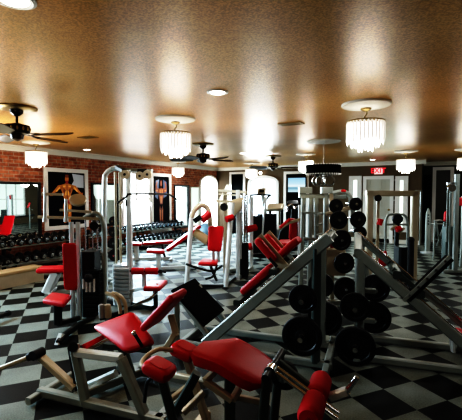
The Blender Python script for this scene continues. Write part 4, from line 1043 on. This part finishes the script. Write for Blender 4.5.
# little dark tube end at far left floor
a = onz(-8, 319, .06); c = onz(9, 313, .06)
mono('barbell', G().cyl(a - (c - a) * 2, c, .022).cyl(c, c - (c - a).normalized() * .03, .035), RUB, 'end of a black bar lying on the checked floor at the left edge', 'barbell', (c.x, c.y, 0))

# ------------------------------------------------------------------ lights
def area(name, loc, look, w, h_, power, col):
    l = bpy.data.lights.new(name, 'AREA'); l.shape = 'RECTANGLE'; l.size = w; l.size_y = h_; l.energy = power; l.color = col; l.spread = 2.1
    o = bpy.data.objects.new(name, l); COL.objects.link(o); o.location = loc; o.rotation_euler = V(look).to_track_quat('-Z', 'Y').to_euler()
area('window_light', PL((ly(121) + ly(149)) / 2, 1.35, .12), (1, 0, -.6), 1.3, 1.2, 250, (.64, .86, 1.0))
area('window_light', PL((ly(199) + ly(217)) / 2, 1.3, .12), (1, 0, -.6), 1.3, 1.2, 250, (.64, .86, 1.0))
area('window_light', PF(fx(264), 1.35, .12), (0, -1, -.6), 1.0, 1.2, 60, (.85, .95, 1.0))
area('window_light', PF(fx(378), 1.35, .12), (0, -1, -.6), 1.6, 1.4, 14, (.85, 1.0, .95))
area('window_light', PL(1.0, 1.5, .1), (1, .1, -.6), 1.6, 1.3, 340, (.60, .84, 1.0))  # added blue fill for the left floor, set at the added window
for px, py in ((217.5, 92), (14, -1)):
    p = ceil(px, py); l = bpy.data.lights.new('downlight_beam', 'SPOT'); l.energy = 22; l.spot_size = 1.7; l.spot_blend = .8; l.color = (1, .85, .65); l.shadow_soft_size = .07
    o = bpy.data.objects.new('downlight_beam', l); COL.objects.link(o); o.location = p - ZUP * .03
for x_, y_, e_ in ((-4.6, 1.2, 14), (-.4, -.6, 3), (-3.2, 4.6, 34), (-.6, 5.2, 20), (-5.6, 6.6, 40), (-2.6, 8.6, 40), (.9, 8.0, 24), (1.4, 11.2, 22), (1.2, 4.0, 3)):  # added spots that lift the room's brightness, without fixtures
    l = bpy.data.lights.new('ceiling_spot', 'SPOT'); l.energy = e_ * 2.2; l.spot_size = 2.7; l.spot_blend = .6; l.color = (.93, .98, 1.0); l.shadow_soft_size = .12
    o = bpy.data.objects.new('ceiling_spot', l); COL.objects.link(o); o.location = (x_, y_, H_CEIL - .04)
for x_, y_, e_ in ((-2.6, .2, 26), (1.2, -.4, 8), (-5.2, 2.6, 34)):
    light_at(V((x_, y_, 1.95)), e_)  # added fill points that brighten ceiling and foreground; no chandelier hangs here
for x_, y_, sz_, e_, c_ in ((-3.4, .6, 2.6, 11, (1, .92, .74)), (.9, .2, 2.2, 3, (1, .84, .62)), (-5.6, 3.4, 2.2, 24, (1, .90, .66)), (-2.4, 4.6, 2.4, 11, (1, .88, .66)), (.8, 4.6, 2.2, 6, (1, .80, .58))):
    l = bpy.data.lights.new('uplight', 'AREA'); l.shape = 'DISK'; l.size = sz_; l.energy = e_; l.color = c_
    o = bpy.data.objects.new('uplight', l); COL.objects.link(o); o.location = (x_, y_, 1.35); o.rotation_euler = (PI, 0, 0)  # added upward panels brightening the ceiling; no fixture stands there
l = bpy.data.lights.new('track_spot', 'SPOT'); l.energy = 55; l.spot_size = .75; l.spot_blend = .7; l.color = (.93, .98, 1.0); l.shadow_soft_size = .08  # added spot to brighten the leg press; there is no track lamp
o = bpy.data.objects.new('track_spot', l); COL.objects.link(o); o.location = XZ(1.3, 1.2, 2.38); o.rotation_euler = (f.q(.25, .25, .5) - o.location).to_track_quat('-Z', 'Y').to_euler()
w = bpy.data.worlds.new('room_world'); w.use_nodes = True; SC.world = w
w.node_tree.nodes['Background'].inputs[0].default_value = (.7, .8, 1, 1); w.node_tree.nodes['Background'].inputs[1].default_value = .05

# ------------------------------------------------------------------ camera
cd = bpy.data.cameras.new('camera'); co = bpy.data.objects.new('camera', cd); COL.objects.link(co)
cd.sensor_fit = 'HORIZONTAL'; cd.sensor_width = 36; cd.lens = 36 * FPX / 462; cd.clip_start = .05
co.location = CAMP; co.rotation_euler = FW.to_track_quat('-Z', 'Y').to_euler()
SC.camera = co
SC.view_settings.view_transform = 'Standard'
SC.view_settings.look = 'None'
SC.view_settings.exposure = 0.0
SC.view_settings.use_curve_mapping = True
cm = SC.view_settings.curve_mapping; cc = cm.curves[3]
cc.points[0].location = (0, 0); cc.points[1].location = (1, 1)
for x_, y_ in ((.07, .02), (.25, .225), (.6, .74)): cc.points.new(x_, y_)
cm.update()
SC.cycles.use_denoising = True
SC.cycles.max_bounces = 7
SC.cycles.sample_clamp_indirect = 4.0
